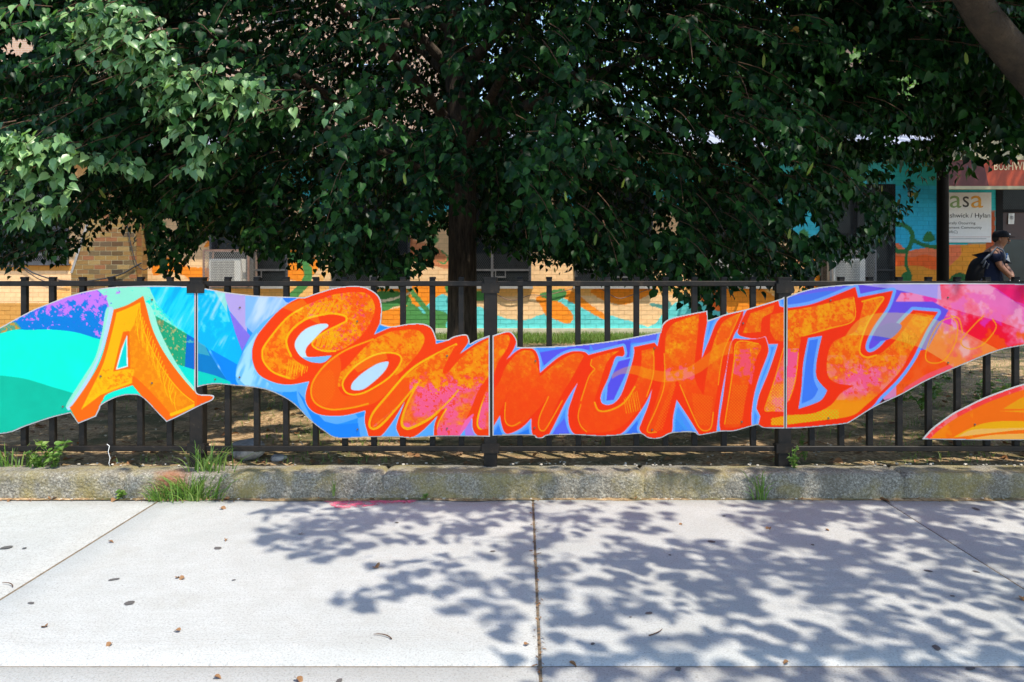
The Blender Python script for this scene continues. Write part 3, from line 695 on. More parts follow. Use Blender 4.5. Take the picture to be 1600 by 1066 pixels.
P4 = R4((252,125,1),(330,95),(420,72),(520,60),(640,52),(900,46),(1300,46),(1600,50),(1900,60,1),(1900,318,1),(1750,358),(1600,398),(1450,430),(1250,510),(1050,598),(900,680),(750,750),(620,830),(580,845),(440,860),(320,870),(246,871,1))
P5 = R7((13,962,1),(60,905),(150,815),(350,670),(450,615),(600,540),(760,465),(1000,375),(1218,305),(1500,240),(1700,215,1),(1700,972,1),(600,972,1))

cv = Canvas(-60, 436, 1700, 700, 2)
X, Y = cv.X, cv.Y
PINKV = (215, 120, 235)
# ---- board 1
m1 = X < 304.9; cv.fill(m1, (0, 246, 214))
cv.fill(m1 & cv.poly(R1((-200,620),(0,635),(150,655),(300,700),(450,745),(470,760),(400,900),(0,1100),(-200,1100))), (0, 190, 158))
n = fbm(X, Y, 26, 1); cv.a[m1] *= (0.96 + 0.08 * n[m1])[:, None]
blue = cv.poly(R1((60,330),(130,362),(300,362),(450,378),(600,420),(700,420),(700,60),(60,60)))
blue &= m1; cv.fill(blue, (10, 130, 214))
lim = 420 + (335 - 0.1 * (X * 3.8)) / 3.8
sp1 = fbm(X, Y, 9, 5) + 0.5 * fbm(X, Y, 3.2, 8) - sm(Y, 452, 508) * 0.52
cv.fill(blue, (120, 110, 225), sm(sp1, 0.28, 0.62)); cv.fill(blue & (fbm(X, Y, 5, 9) * .6 + sp1 * .5 > 0.56), (214, 130, 236), 0.9)
cv.fill(m1 & cv.poly(R1((-200,300),(95,318),(130,356),(60,368),(0,386),(-200,420)), False), (96, 160, 130))
cv.fill(m1 & cv.poly(R1((-200,300),(80,318),(120,356),(60,368),(0,386),(-200,420)), False) & (fbm(X, Y, 4, 2) > .56), (235, 150, 40), .8)
mint = m1 & cv.poly(R1((545,60),(1000,60),(960,200),(1060,360),(940,300),(900,420),(700,420),(640,190)))
cv.fill(mint, (150, 236, 205), sm(fbm(X, Y, 8, 4) + .25, .55, .62))
cyan = m1 & cv.poly(R1((905,60),(1200,60),(1200,460),(1110,390),(1000,300),(930,200)))
cv.fill(cyan, (60, 216, 246)); st = fbm(X + Y * .55, Y * 0.12, 10, 11)
cv.fill(cyan, (150, 238, 248), sm(st, .5, .75)); cv.fill(cyan, (0, 180, 230), sm(1 - st, .55, .8))
cv.fill(m1 & cv.poly(R1((900,180),(1000,280),(1110,385),(1165,440),(1165,470),(930,300),(880,240))), (80, 235, 215), sm(fbm(X, Y, 6, 7), .45, .55))
gr = m1 & cv.poly(R1((925,280),(1030,340),(1112,388),(1100,600),(1040,580),(960,430)), False)
cv.fill(gr, (40, 165, 118)); cv.fill(gr, (150, 140, 90), sm(fbm(X, Y, 7, 3) - (Y - 495) * .008, .42, .62) * .8); cv.fill(gr & (fbm(X, Y, 3, 6) > .66), (240, 190, 120), .7)
b3 = m1 & cv.poly(R1((1112,388),(1200,440),(1200,625),(1100,592)), False); cv.fill(b3, (0, 112, 200)); cv.fill(b3, (90, 180, 190), sm(fbm(X, Y, 6, 13) - (Y - 530) * .012, .5, .7))
cv.fill(m1 & cv.poly(R1((1030,562),(1170,604),(1200,760),(1100,700)), False), (0, 226, 205))
# letter A
cv.fill(cv.poly(R1((632,242),(676,240),(648,370),(600,520),(520,690),(425,830),(400,835),(402,795),(500,640),(570,520),(610,360))), (190, 222, 246))
cv.fill(cv.poly(R1((632,242),(650,240),(625,360),(585,520),(500,680),(410,815),(400,800),(500,640),(570,520),(610,360))), (160, 236, 205))
cv.fill(cv.poly(R1((865,205),(905,235),(948,360),(1015,500),(1095,630),(1168,722),(1130,720),(1040,600),(960,480),(900,340))), (165, 240, 212))
A = R1((853,161,1),(872,230),(905,350),(960,470),(1040,590),(1130,700),(1180,745),(1258,752),(1273,765),(1258,785),(1190,815),(1010,903),(975,895),(855,770),(790,693,1),(640,745),(608,800),(572,872,1),(467,922,1),(415,825,1),(440,800),(530,670),(600,540),(645,380),(677,243,1),(760,215))
cv.fill(cv.poly(A), (255, 112, 0))
tealA = cv.poly(R1((600,800),(640,747),(790,697,1),(830,745),(860,780),(790,752),(700,765),(607,808)), False); cv.fill(tealA, (0, 235, 205))
Ai = cv.poly(R1((697,265,1),(833,203,1),(850,330),(900,470),(980,620),(1080,740),(1168,800,1),(1020,868,1),(925,760),(800,640),(790,680,1),(620,735,1),(485,838,1),(560,690),(620,560),(665,400)))
cv.fill(Ai, (246, 138, 0)); cv.fill(Ai, (255, 160, 0), sm(fbm(X, Y, 5, 21), .5, .6) * .7)
Al = Ai & cv.poly(R1((690,250),(835,200),(800,330),(775,372),(730,385),(690,600),(800,600),(780,690),(600,745),(470,850),(600,600)), False)
cv.fill(Al, (255, 186, 0), sm(fbm(X, Y, 4, 22) + .35 - sm(Y, 555, 600) * .35, .42, .56))
for i in range(22):
    t = i / 21; sx = 825 + 205 * t + (t * t) * 20; sy = 225 + 500 * t ** 1.15
    L = 190 * (1 - .25 * t) * (0.75 + .3 * ((i * 7) % 5) / 5)
    cv.fill(cv.line(R1((sx - 4, sy + 10), (sx - 12 - 6 * (i % 3), sy + 10 + L * .5), (sx - 16 + 18 * t, sy + L)), 1.25, w2=.6) & cv.poly(A), (255, 196, 0))
for i in range(16):
    sx = 500 + i * 6.5; cv.fill(cv.line(R1((sx + 40 + i * 3, 640 + i * 1.5), (sx, 828 - i * 5)), 1.0) & Ai, (255, 196, 0))
for pl, wd in ((R1((832,210),(845,330),(900,470),(985,620),(1080,735),(1165,800)), 1.6), (R1((1020,868),(1100,838),(1190,797)), 5), (R1((603,742),(690,708),(778,676)), 4), (R1((697,265),(665,400),(620,560),(560,690),(487,836)), 1.3), (R1((697,265),(770,235),(833,205)), 2)):
    cv.fill(cv.line(pl, wd), (255, 190, 0))
cv.fill(cv.poly(R1((733,375,1),(770,370,1),(776,592,1),(674,612,1),(705,480)), False), (250, 110, 0))
cv.fill(cv.poly(R1((757,395,1),(762,582,1),(690,602,1),(722,480)), False), (235, 250, 245))
cv.fill(cv.poly(R1((752,412,1),(755,577,1),(699,593,1),(728,490)), False), (0, 216, 205))

# ---- board 2 background
m2 = (X >= 305) & (X < 766.7); cv.fill(m2, (58, 150, 240))
cv.fill(m2 & cv.poly(R1((1165,60),(1260,100),(1345,180),(1400,330),(1440,490),(1400,660),(1350,600),(1230,470),(1165,420)), False), (0, 186, 238))
q = m2 & (X < 385); cv.fill(q & cv.poly(R1((1165,90),(1330,180),(1400,420),(1165,420)), False), (120, 228, 246), sm(fbm(X, Y, 16, 30), .5, .75) * .8)
cv.fill(m2 & cv.poly(R1((1230,60),(1350,100),(1352,260),(1300,170)), False), (150, 226, 214))
cv.fill(m2 & cv.poly(R1((1340,60),(1470,60),(1470,380),(1365,250),(1340,170)), False), (190, 170, 226))
cv.fill(m2 & cv.poly(R1((1460,60),(1560,60),(1900,120),(1900,300),(1520,400),(1460,340)), False), (140, 190, 240))
cv.fill(m2 & cv.poly(R1((1365,255),(1490,400),(1440,490),(1400,380)), False), (140, 120, 226))
cv.fill(m2 & (X < 460), (225, 235, 248), sm(fbm(X + Y * .5, Y * .25, 20, 33), .52, .78) * .75)
cv.fill(m2 & cv.poly(R1((1165,430),(1230,470),(1300,590),(1355,668),(1165,610)), False), (0, 128, 196)); 
cv.fill(m2 & cv.poly(R1((1165,430),(1220,455),(1250,520),(1165,500)), False), (110, 190, 190), .6)
cv.fill(m2 & cv.poly(R1((1250,478),(1450,590),(1480,720),(1400,700),(1350,660)), False), (20, 140, 240))
cv.fill(m2 & cv.poly(R1((1165,604),(1280,635),(1370,672),(1370,730),(1165,730)), False), (0, 212, 190))
cv.fill(m2 & cv.poly(R2((290,110),(460,110),(470,140),(380,180),(330,160)), False), (60, 130, 235))
halo2 = R2((32,600),(40,540),(80,450),(130,350),(230,250),(330,190),(430,140),(560,100,1),(600,400,1),(470,640,1),(405,650),(400,740),(440,820),(520,880),(640,880),(760,850,1),(760,930),(790,980,1),(640,1000,1),(560,940),(470,860),(400,700,1),(240,690),(80,665),(40,640))
cv.fill(m2 & cv.poly(R2((32,600),(40,540),(80,450),(130,350),(230,250),(330,190),(430,140),(560,100,1),(600,400,1),(470,640,1),(400,690),(240,692),(80,668),(40,640))), (110, 186, 246))
cv.fill(m2 & cv.poly(R2((470,640,1),(405,655),(400,740),(440,820),(520,880),(640,885),(760,850,1),(600,600,1))), (104, 176, 246))
cv.fill(m2 & cv.poly(R2((760,850),(755,930),(770,1000),(1545,1000),(1545,820),(1000,780)), False), (100, 174, 244))
cv.fill(m2 & cv.poly(R2((400,690),(470,770),(560,870),(640,890),(760,880),(780,1000),(560,1000)), False), (50, 138, 242))
cv.fill(m2 & cv.poly(R2((1395,900),(1440,850),(1460,1000),(1400,1000)), False), (176, 130, 226))
cv.fill(m2 & cv.poly(R2((32,600),(60,480),(160,340),(150,560),(260,680),(100,670)), False), (200, 240, 250), sm(fbm(X + Y * .4, Y * .2, 14, 35), .5, .72) * .7)
RED = (255, 74, 0); GOLD = (255, 146, 0); YEL = (255, 186, 20)
body2 = R2((130,450),(150,380),(190,320),(290,210),(400,140),(520,105),(640,72),(760,65),(830,85),(885,130),(902,200),(895,270),(855,355,1),(960,310),(1060,290),(1150,290),(1200,318),(1222,375),(1222,410,1),(1290,390),(1330,365),(1400,353),(1419,380),(1410,410),(1365,470,1),(1480,395),(1560,362,1),(1560,958,1),(1480,958),(1445,920),(1440,850,1),(1400,890),(1365,960,1),(1212,960,1),(1215,890),(1235,835,1),(1140,930),(1075,968),(1020,966),(1000,940),(990,890),(1040,750,1),(960,880),(890,962),(830,962),(815,930),(800,870),(805,805,1),(680,835),(560,835),(490,810),(452,760),(450,700),(470,632,1),(350,652),(250,635),(170,590),(135,520))
mb2 = cv.poly(body2) & m2
cv.fill(m2 & cv.line(body2, 2.2, True), (150, 200, 250)); cv.fill(mb2, RED)
cv.fill(m2 & cv.poly(R2((1300,960),(1360,960),(1445,840),(1425,840))), (255, 110, 170))
def gold(mask, off, pinklo=None, pinkhi=None, base=GOLD):
    """mottled golden filling; pinklo/pinkhi: rows between which pink takes over"""
    cv.fill(mask, base)
    a = fbm(X, Y, 12, off, 5); b = fbm(X, Y, 4, off + 2, 3); s = a * .6 + b * .4
    cv.fill(mask, (255, 96, 0), sm(s, .46, .58) * .85); cv.fill(mask, (255, 176, 10), sm(1 - s, .58, .70) * .7)
    cv.fill(mask & (fbm(X, Y, 2.6, off + 5, 2) + .35 * a > .90), (245, 90, 10), .8)
    if pinklo is not None:
        p = sm(Y, pinklo, pinkhi); k = sm(a * .7 + b * .5 + p * .75, .86, .98)
        k = k * (.35 + .65 * sm(fbm(X, Y, 30, off + 9), .40, .56)); cv.fill(mask, (255, 100, 140), k); cv.fill(mask, (255, 150, 175), k * sm(b, .5, .75) * .6)
        cv.fill(mask & (b > .62), (250, 70, 40), k * .8)
def dots(mask, col, pitch=3.4, r=.95, al=.8):
    pitch *= 1.35; r *= 1.45
    u = (X + Y) / pitch; v_ = (X - Y) / pitch; cv.fill(mask & ((u - np.round(u)) ** 2 + (v_ - np.round(v_)) ** 2 < (r / pitch) ** 2 * 1.3), col, al)
Cf = cv.poly(R2((190,480),(200,430),(250,350),(330,260),(430,190),(520,150),(620,115),(750,100),(820,115),(855,165),(858,220),(830,290),(770,370),(690,430),(620,456,1),(540,450),(495,430),(492,400),(540,350),(640,300),(692,275),(685,245),(610,225),(540,235),(450,260),(370,320),(335,380),(340,430),(360,480),(420,530),(445,545,1),(405,608),(350,620),(270,590),(210,540)))
gold(Cf, 40); cv.fill(Cf & (Y < 474) & (X > 480) & (X < 520), (255, 95, 20), sm(fbm(X, Y, 5, 44), .48, .58) * .8)
cv.fill(Cf & (fbm(X, Y, 3.5, 45) > .63) & (X > 480), (255, 80, 110), .8)
cv.fill(cv.poly(R2((575,290),(580,308),(550,330),(500,380),(455,430),(450,470),(475,488),(605,478,1),(560,518),(510,522),(460,510),(410,475),(383,420),(400,370),(450,320),(520,293))), (206, 234, 248))
cv.fill(cv.poly(R2((470,490),(605,478,1),(560,518),(510,522),(460,510),(430,490))), (130, 190, 246))
for pl, wd in ((R2((690,275),(685,245),(610,228),(540,237),(450,262),(370,322),(335,380),(340,430),(362,482)), 3.2), (R2((625,452),(560,452),(500,430),(492,395),(560,340),(640,300),(690,275)), 2.6), (R2((350,612),(260,580),(205,525),(190,470),(210,410),(330,262),(430,195)), 2.8), (R2((1345,412),(1160,505),(1050,585),(930,722),(850,820),(828,890),(850,915),(900,890),(1000,780),(1112,645)), 3.4), (R2((1130,625),(1060,750),(1020,870),(1040,912),(1090,905),(1200,845),(1300,750),(1357,685)), 3.4), (R2((1345,700),(1290,790),(1240,880),(1235,930)), 2.6), (R2((1548,640),(1490,790),(1470,880),(1490,915),(1545,890)), 2.6)):
    cv.fill(m2 & cv.line(pl, wd), YEL)
Of = cv.poly(R2((700,540),(820,410),(930,345),(1040,325),(1120,330),(1155,370),(1140,430),(1080,510),(1010,580),(960,605),(1012,530),(1010,485),(950,462),(850,475),(760,530),(690,600),(668,655),(640,660),(650,590)))
gold(Of, 50)
cv.fill(cv.poly(R2((480,690),(490,640),(560,540),(640,480),(660,560),(640,660),(700,720),(860,680),(960,600),(1000,620),(860,760),(640,800),(520,775))), (255, 96, 0)); 
dots(cv.poly(R2((490,690),(500,640),(600,560),(620,700),(560,780),(510,740))), (255, 130, 20), 3.6, 1.0, .6)
cv.fill(cv.line(R2((820,765),(720,790),(600,800),(520,772),(484,720),(490,640),(560,540),(680,450),(850,382)), 2.6), (255, 160, 10))
cv.fill(cv.line(R2((668,655),(690,600),(760,530),(860,475),(950,462),(1010,480),(1012,525),(960,595),(880,655),(780,705),(700,705)), 2.6, True), YEL)
cv.fill(cv.poly(R2((674,655),(695,605),(762,538),(860,482),(950,470),(1002,486),(1004,520),(952,590),(875,648),(780,698),(704,698))), RED)
cv.fill(cv.poly(R2((718,665),(735,630),(790,580),(870,530),(930,514),(942,525),(920,570),(860,630),(790,680),(728,684))), (196, 226, 246))
Mf = m2 & cv.poly(R2((840,885),(862,820),(935,725),(1055,592),(1165,512),(1250,458),(1345,412,1),(1300,490),(1264,575),(1295,578),(1370,495),(1450,430),(1550,375,1),(1550,585,1),(1475,690),(1430,800),(1350,960,1),(1228,960,1),(1240,880),(1290,790),(1200,842),(1090,900),(1040,905),(1028,870),(1048,790),(1112,650),(1000,780),(900,870),(855,905)))
gold(Mf, 60, 560, 655); cv.fill(Mf & (X < 640) & (Y > 590) & (X - 590 < (660 - Y) * 1.2), (255, 92, 10), .85)
for pl, wd in ((R2((1130,625),(1060,750),(1024,870),(1045,908),(1090,900),(1200,840),(1300,750),(1357,685)), 2.4), (R2((1112,645),(1000,780),(900,885),(850,915),(830,890),(850,820),(930,722)), 2.4)):
    cv.fill(m2 & cv.line(pl, wd), (255, 176, 20))
M2l = m2 & cv.poly(R2((1480,900),(1490,800),(1550,640),(1560,880),(1520,915))); gold(M2l, 64, 600, 660, (255, 100, 0))
for i in range(12):
    sx = 350 + i * 10; cv.fill(cv.line(R2((sx, 500 + i * 4), (sx - 16 + (i % 3) * 5, 600 - (i % 4) * 8)), 1.0), YEL)
    sx = 470 + i * 11; cv.fill(cv.line(R2((sx + 35, 170 - i * 2), (sx - 10, 240 - (i % 3) * 6)), 1.1), YEL)
    sx = 515 + i * 10; cv.fill(cv.line(R2((sx + 14, 350 - i * 1), (sx - 6, 432 - (i % 3) * 8)), 1.2), YEL)
cv.fill(m2 & cv.poly(R2((300,190),(430,240),(540,300),(520,240),(430,140)), False), (255, 240, 190), .22)
cv.fill(m2 & cv.poly(R2((720,540),(860,390),(920,430),(935,500),(760,580)), False), (255, 235, 190), .22)

# ---- board 3
m3 = (X >= 766.7) & (X < 1227.3); cv.fill(m3, (88, 150, 244))
for pg, c in ((R3((300,395),(560,350),(560,380),(480,385),(330,470)), (100, 95, 232)), (R3((560,350),(920,292),(905,345),(780,345),(580,385)), (104, 112, 236)), (R3((700,340),(770,335),(760,420),(720,430)), (92, 90, 226)), (R3((350,820),(430,730),(460,820)), (96, 110, 236)), (R3((62,820),(100,760),(140,820)), (60, 130, 236)), (R3((170,820),(250,785),(270,820)), (54, 126, 232)), (R3((700,820),(800,740),(820,815)), (70, 120, 236)), (R3((975,810),(985,720),(1060,800)), (78, 132, 240))):
    cv.fill(m3 & cv.poly(pg, False), c)
body3 = R3((40,325,1),(130,290),(160,295),(185,330),(170,380),(132,435,1),(190,385),(240,370),(280,385),(300,430),(305,500,1),(400,420),(470,390),(530,392),(552,408,1),(640,385),(730,363,1),(737,400),(727,415,1),(690,420),(665,500),(620,600),(617,645),(640,662),(680,655),(720,610),(760,500),(785,410),(785,367,1),(890,345,1),(905,365,1),(932,260),(970,222),(1060,200),(1160,182,1),(1158,240),(1142,330),(1130,430,1),(1170,330),(1225,218),(1345,180,1),(1330,250),(1290,320),(1255,480),(1225,640),(1205,801,1),(1120,816,1),(1060,720),(1003,635,1),(985,720),(975,806),(920,831),(860,830),(815,790),(825,750),(860,660),(878,580,1),(840,660),(760,770),(700,817),(600,823),(500,817),(460,780),(450,700),(470,630),(500,545,1),(440,640),(380,760),(345,822),(320,831),(285,829),(265,800),(262,730,1),(210,780),(150,808),(125,800),(110,760),(102,715,1),(62,780),(40,800,1))
I3 = R3((1300,323,1),(1370,328),(1455,316,1),(1470,370),(1465,410),(1430,500),(1400,600),(1385,700),(1385,771,1),(1300,796),(1228,796,1),(1222,740),(1240,620),(1262,450),(1280,350))
T3 = R3((1365,173,1),(1520,126,1),(1528,160,1),(1575,172,1),(1575,790,1),(1440,782,1),(1420,765,1),(1430,720,1),(1410,680,1),(1425,610),(1470,500),(1505,400),(1520,350,1),(1472,352,1),(1457,312,1),(1400,324),(1330,310),(1313,292,1),(1330,240),(1355,190))
for bd in (body3, I3, T3):
    cv.fill(m3 & cv.line(bd, 8.5, True), (116, 176, 248))
for bd in (body3, I3, T3):
    cv.fill(m3 & cv.line(bd, 1.4, True), (226, 170, 220))
    cv.fill(m3 & cv.poly(bd), (255, 66, 0))
for P_, o, lo, hi in ((R3((40,330),(130,305),(152,322),(140,370),(90,450),(64,530),(40,540)), 70, None, None),
    (R3((66,600),(100,545),(130,470),(190,400),(240,383),(275,400),(295,470),(305,518,1),(400,440),(480,400),(525,408),(515,440),(460,540),(400,640),(350,760),(322,797),(298,785),(310,700),(350,620,1),(280,700),(210,760),(150,772),(125,740),(130,650),(150,590,1),(110,680),(66,765)), 72, None, None),
    (R3((570,430),(640,402),(712,385,1),(650,440),(610,560),(585,640),(600,690),(660,690),(740,650),(790,560),(820,470),(825,385,1),(885,372,1),(885,500),(850,620),(780,720),(700,785),(600,803),(520,790),(500,720),(510,640),(570,500)), 76, None, None),
    (R3((945,330),(960,280),(1000,240),(1117,198,1),(1110,300),(1095,450),(1100,540),(1140,615,1),(1160,480),(1190,350),(1240,240),(1328,193,1),(1290,280),(1240,400),(1215,560),(1190,700),(1175,783),(1125,792),(1080,700),(1020,560),(1000,530,1),(985,600),(940,700),(905,790),(862,803),(850,780),(900,640),(940,480)), 80, None, None),
    (R3((1312,342,1),(1420,350),(1432,380),(1410,420),(1380,520),(1350,640),(1335,762),(1260,777),(1248,760),(1270,620),(1290,450)), 84, None, None),
    (R3((1380,195,1),(1500,152,1),(1490,190),(1440,220),(1432,290,1),(1340,296,1),(1365,230)), 86, None, None),
    (R3((1482,202,1),(1575,185,1),(1575,345,1),(1505,332,1),(1480,280)), 88, None, None)):
    mk_ = m3 & cv.poly(P_); gold(mk_, o, lo, hi, (255, 124, 0))
    cv.fill(mk_, (255, 76, 0), sm(Y + 20 * fbm(X, Y, 20, o), 550, 640) * .85)
cv.fill(m3 & cv.poly(R3((945,480),(1090,440),(1095,545),(1010,540),(950,540)), False) , (255, 96, 120), sm(fbm(X, Y, 7, 90), .44, .6) * .9)
cv.fill(m3 & cv.poly(R3((1305,380),(1420,370),(1385,560),(1290,500)), False) , (255, 90, 120), sm(fbm(X, Y, 7, 91) + .1, .44, .6) * .9)
Ts = m3 & cv.poly(R3((1575,360,1),(1535,440),(1500,540),(1465,650),(1455,692,1),(1575,700,1))); gold(Ts, 92, 520, 560, (255, 130, 20))
cv.fill(m3 & cv.poly(R3((1490,730),(1575,715),(1575,765),(1483,765)), False), (255, 140, 10))
for mk_, c in ((Ts & (Y > 600), (255, 196, 60)), (m3 & cv.poly(R3((1485,730),(1575,715),(1575,765),(1483,765)), False), (240, 200, 60)), (m3 & cv.poly(R3((880,800),(985,540),(1000,560),(930,790)), False), (255, 120, 50)), (m3 & cv.poly(R3((1255,760),(1290,560),(1370,560),(1330,760)), False), (255, 130, 40)), (m3 & cv.poly(R3((1100,760),(1080,600),(1190,620),(1170,770)), False), (255, 120, 40)), (m3 & cv.poly(R3((985,790),(1000,680),(1060,790)), False), (60, 170, 230))):
    dots(mk_, c, 3.6, 1.05, .8)
cv.fill(m3 & cv.poly(R3((700,430),(778,415,1),(762,480),(690,640),(668,650),(636,646),(645,560),(680,450))), (116, 176, 248))
cv.fill(m3 & cv.poly(R3((706,440),(768,424,1),(745,500),(682,636),(645,640),(652,560)), False), (98, 90, 230))
for pl, wd in ((R3((515,660),(500,720),(515,770),(545,800)), 1.3), (R3((570,430),(565,460),(585,480),(555,520),(515,640)), 1.6), (R3((585,650),(605,690),(660,690),(735,650),(790,570)), 2.8), (R3((130,650),(128,740),(160,770),(205,750)), 1.6), (R3((350,620),(305,720),(300,775),(320,795),(345,770),(420,640)), 1.6), (R3((940,400),(940,560),(900,680),(855,780),(862,803),(900,800)), 1.5), (R3((1020,560),(1080,700),(1125,785),(1175,783),(1190,700)), 1.6), (R3((1248,760),(1270,620),(1295,450),(1312,342),(1420,350)), 1.8), (R3((1550,370),(1500,540),(1462,650),(1455,692),(1500,690)), 1.5), (R3((885,380),(885,500),(850,620)), 1.5), (R3((1328,193),(1290,280),(1240,400),(1215,560)), 1.3)):
    cv.fill(m3 & cv.line(pl, wd), (255, 160, 20))
for i in range(9):
    sx = 735 + i * 8; cv.fill(m3 & cv.line(R3((sx, 630 - i * 5), (sx + 12 + (i % 3) * 4, 705 - i * 2)), .9), (255, 160, 20))
    sx = 670 + i * 4; 
cv.fill(m3 & cv.poly(R3((672,530,1),(680,500),(740,470),(800,462),(870,480),(960,492),(1060,470),(1150,410),(1215,355),(1285,335,1),(1290,400,1),(1220,420),(1130,490),(1030,535),(940,546),(860,530),(780,505),(720,505))), (255, 176, 100), .38)

# ---- board 4
m4 = X >= 1227.3; cv.fill(m4 & (Y < 600), (255, 80, 110))
g4 = fbm(X, Y, 36, 100, 5); cv.fill(m4, (255, 30, 60), sm(g4, .48, .62)); cv.fill(m4, (245, 150, 200), sm(1 - g4, .5, .62) * .9)
cv.fill(m4 & (X > 1440), (235, 60, 170), sm(fbm(X, Y, 22, 103) - abs(Y - 475) * .006, .42, .56) * .9)
cv.fill(m4 & (X > 1400), (255, 90, 20), sm(fbm(X, Y, 30, 105) + (Y - 520) * .006, .5, .64) * .85)
cv.fill(m4 & cv.poly(R4((560,40),(1100,40),(1130,100),(900,100),(870,150),(1080,150),(1170,200),(1050,420),(700,480),(560,100)), False), (110, 86, 224))
cv.fill(m4 & cv.poly(R4((250,40),(650,40),(640,75),(430,150),(250,190)), False), (112, 108, 232)); 
cv.fill(m4 & cv.poly(R4((245,130),(300,118),(480,90),(600,100),(430,150),(245,190)), False), (84, 126, 236))
cv.fill(m4 & cv.poly(R4((640,40),(1120,40),(1130,140),(1000,110),(860,80),(700,60)), False), (176, 160, 232))
cv.fill(m4 & cv.poly(R4((1370,40),(1700,40),(1700,190),(1550,150),(1450,80)), False), (255, 40, 100), .8)
cv.fill(m4 & cv.poly(R4((1110,60),(1400,60),(1640,210),(1640,330),(1450,260),(1250,210),(1105,160)), False), (255, 185, 205), .45)
cv.fill(m4 & cv.poly(R4((920,640),(1050,560),(1200,500),(1200,560),(900,700)), False), (255, 90, 140), .6)
body4 = R4((225,192,1),(330,180),(430,155),(640,70,1),(655,130,1),(852,91,1),(820,180),(745,290),(702,380),(700,425),(728,440),(780,410),(850,330),(910,260),(970,200,1),(1107,211,1),(1050,300),(1010,380),(960,480),(880,590),(780,690),(735,745),(620,828),(560,843),(440,855),(225,866,1))
cv.fill(m4 & cv.line(body4, 11.5, True), (118, 170, 248)); mb4 = m4 & cv.poly(body4)
cv.fill(m4 & cv.line(body4, 1.6, True), (240, 90, 120)); cv.fill(mb4, (255, 62, 0))
Tf = m4 & cv.poly(R4((225,208,1),(430,172),(633,120,1),(632,255,1),(500,302),(345,345),(330,380),(318,440),(300,600),(265,710),(225,745,1)))
gold(Tf, 110, 545, 560, (255, 150, 0))
cv.fill(Tf & (Y > 545), (255, 96, 140), sm(fbm(X, Y, 8, 112) + .2, .45, .6)); dots(Tf & (Y > 590), (255, 190, 60), 3.6, 1.0)
Yf = m4 & cv.poly(R4((690,148,1),(797,123,1),(770,180),(712,270),(672,380),(670,440),(712,466),(780,447),(870,370),(950,260),(985,212,1),(1093,230,1),(1040,300),(960,430),(900,540),(800,650),(700,740),(640,790),(560,812),(440,826),(250,850,1),(250,795,1),(400,785),(500,740),(560,670),(633,628,1),(540,615),(490,580),(478,520),(490,430),(530,370),(640,320),(668,240)))
gold(Yf, 116, 548, 620, (255, 135, 10)); cv.fill(Yf & (Y > 610), (255, 150, 30), sm(Y + 12 * fbm(X, Y, 12, 117), 615, 640))
cv.fill(Yf & (Y > 555) & (Y < 625), (255, 150, 160), sm(fbm(X, Y, 14, 118), .5, .6) * .45)
dots(Yf & (Y > 640) & (X < 1310), (200, 215, 60), 4.0, 1.1)
T4c = R4((373,357,1),(452,345,1),(432,430),(418,520),(425,590),(482,655,1),(440,715),(318,760,1),(335,640),(345,500))
cv.fill(m4 & cv.poly(T4c), (118, 170, 248)); cv.fill(m4 & cv.poly(R4((380,370,1),(430,362,1),(405,500),(405,590),(430,650,1),(400,700),(335,730,1),(348,600),(362,480))), (76, 128, 238))
for pl, wd in ((R4((632,130),(632,255),(500,302),(345,345)), 1.8), (R4((318,440),(300,600),(265,710)), 1.4), (R4((680,150),(797,125),(770,180),(712,270),(672,380),(668,440),(705,466),(760,455)), 2.6)):
    cv.fill(m4 & cv.line(pl, wd), (255, 165, 20))
cv.fill(m4 & cv.poly(R4((745,370,1),(770,300),(850,270),(905,290),(850,355),(780,375))), (96, 90, 214))
cv.fill(m4 & cv.poly(R4((585,343,1),(650,262),(740,222),(860,213),(1000,225),(1130,265),(1250,320),(1400,395),(1465,430,1),(1200,525,1),(1050,432),(930,385),(800,352),(700,342))), (240, 225, 130), .40)
for pl in (R4((1190,240),(1120,270),(1060,380),(1040,470),(1080,500),(1150,480),(1210,380),(1220,280),(1190,240)), R4((1370,230),(1300,300),(1240,380),(1290,420),(1370,390),(1440,300),(1420,250)), R4((1180,230),(1230,250),(1250,330))):
    cv.fill(m4 & cv.line(pl, 1.8), (255, 170, 30), .85)
for i in range(16):
    x_ = 870 + i * 9; cv.fill(Yf & cv.line(R4((x_, 330 + (i % 4) * 12), (x_ + 4, 430 - (i % 5) * 9)), .8), (190, 120, 30), .6)
cv4_5 = (X > 1440) & (Y > 598) & (cv.poly(P5))
# ---- board 5 (lower right)
cv.fill(cv4_5, (255, 116, 0)); cv.fill(cv4_5 & (X < 1520), (255, 146, 0), sm(fbm(X, Y, 30, 130), .5, .6) * .7)
cv.fill(cv4_5 & cv.poly(R7((370,942,1),(460,890),(600,820),(760,768),(1000,745),(1400,752),(1700,745,1),(1700,840,1),(1218,835),(900,880),(600,915))), (243, 176, 40))
cv.fill(cv4_5 & cv.poly(R7((420,935,1),(600,850),(900,835),(1700,815,1),(1700,860,1),(1218,850),(900,880),(600,915))), (244, 186, 100))
cv.fill(cv4_5 & cv.poly(R7((520,968,1),(800,915),(1100,897),(1700,890,1),(1700,975,1))), (246, 180, 90))
cv.fill(cv4_5 & cv.poly(R7((970,600,1),(1100,520),(1250,450),(1700,380,1),(1700,600,1))), (240, 160, 20))
cv.fill(cv4_5 & cv.poly(R7((920,625),(1218,620),(1700,610),(1700,640),(1218,645)), False), (246, 160, 30))
top5 = R7((13,962),(60,905),(150,815),(350,670),(450,615),(600,540),(760,465),(1000,375),(1218,305),(1500,240),(1700,215))
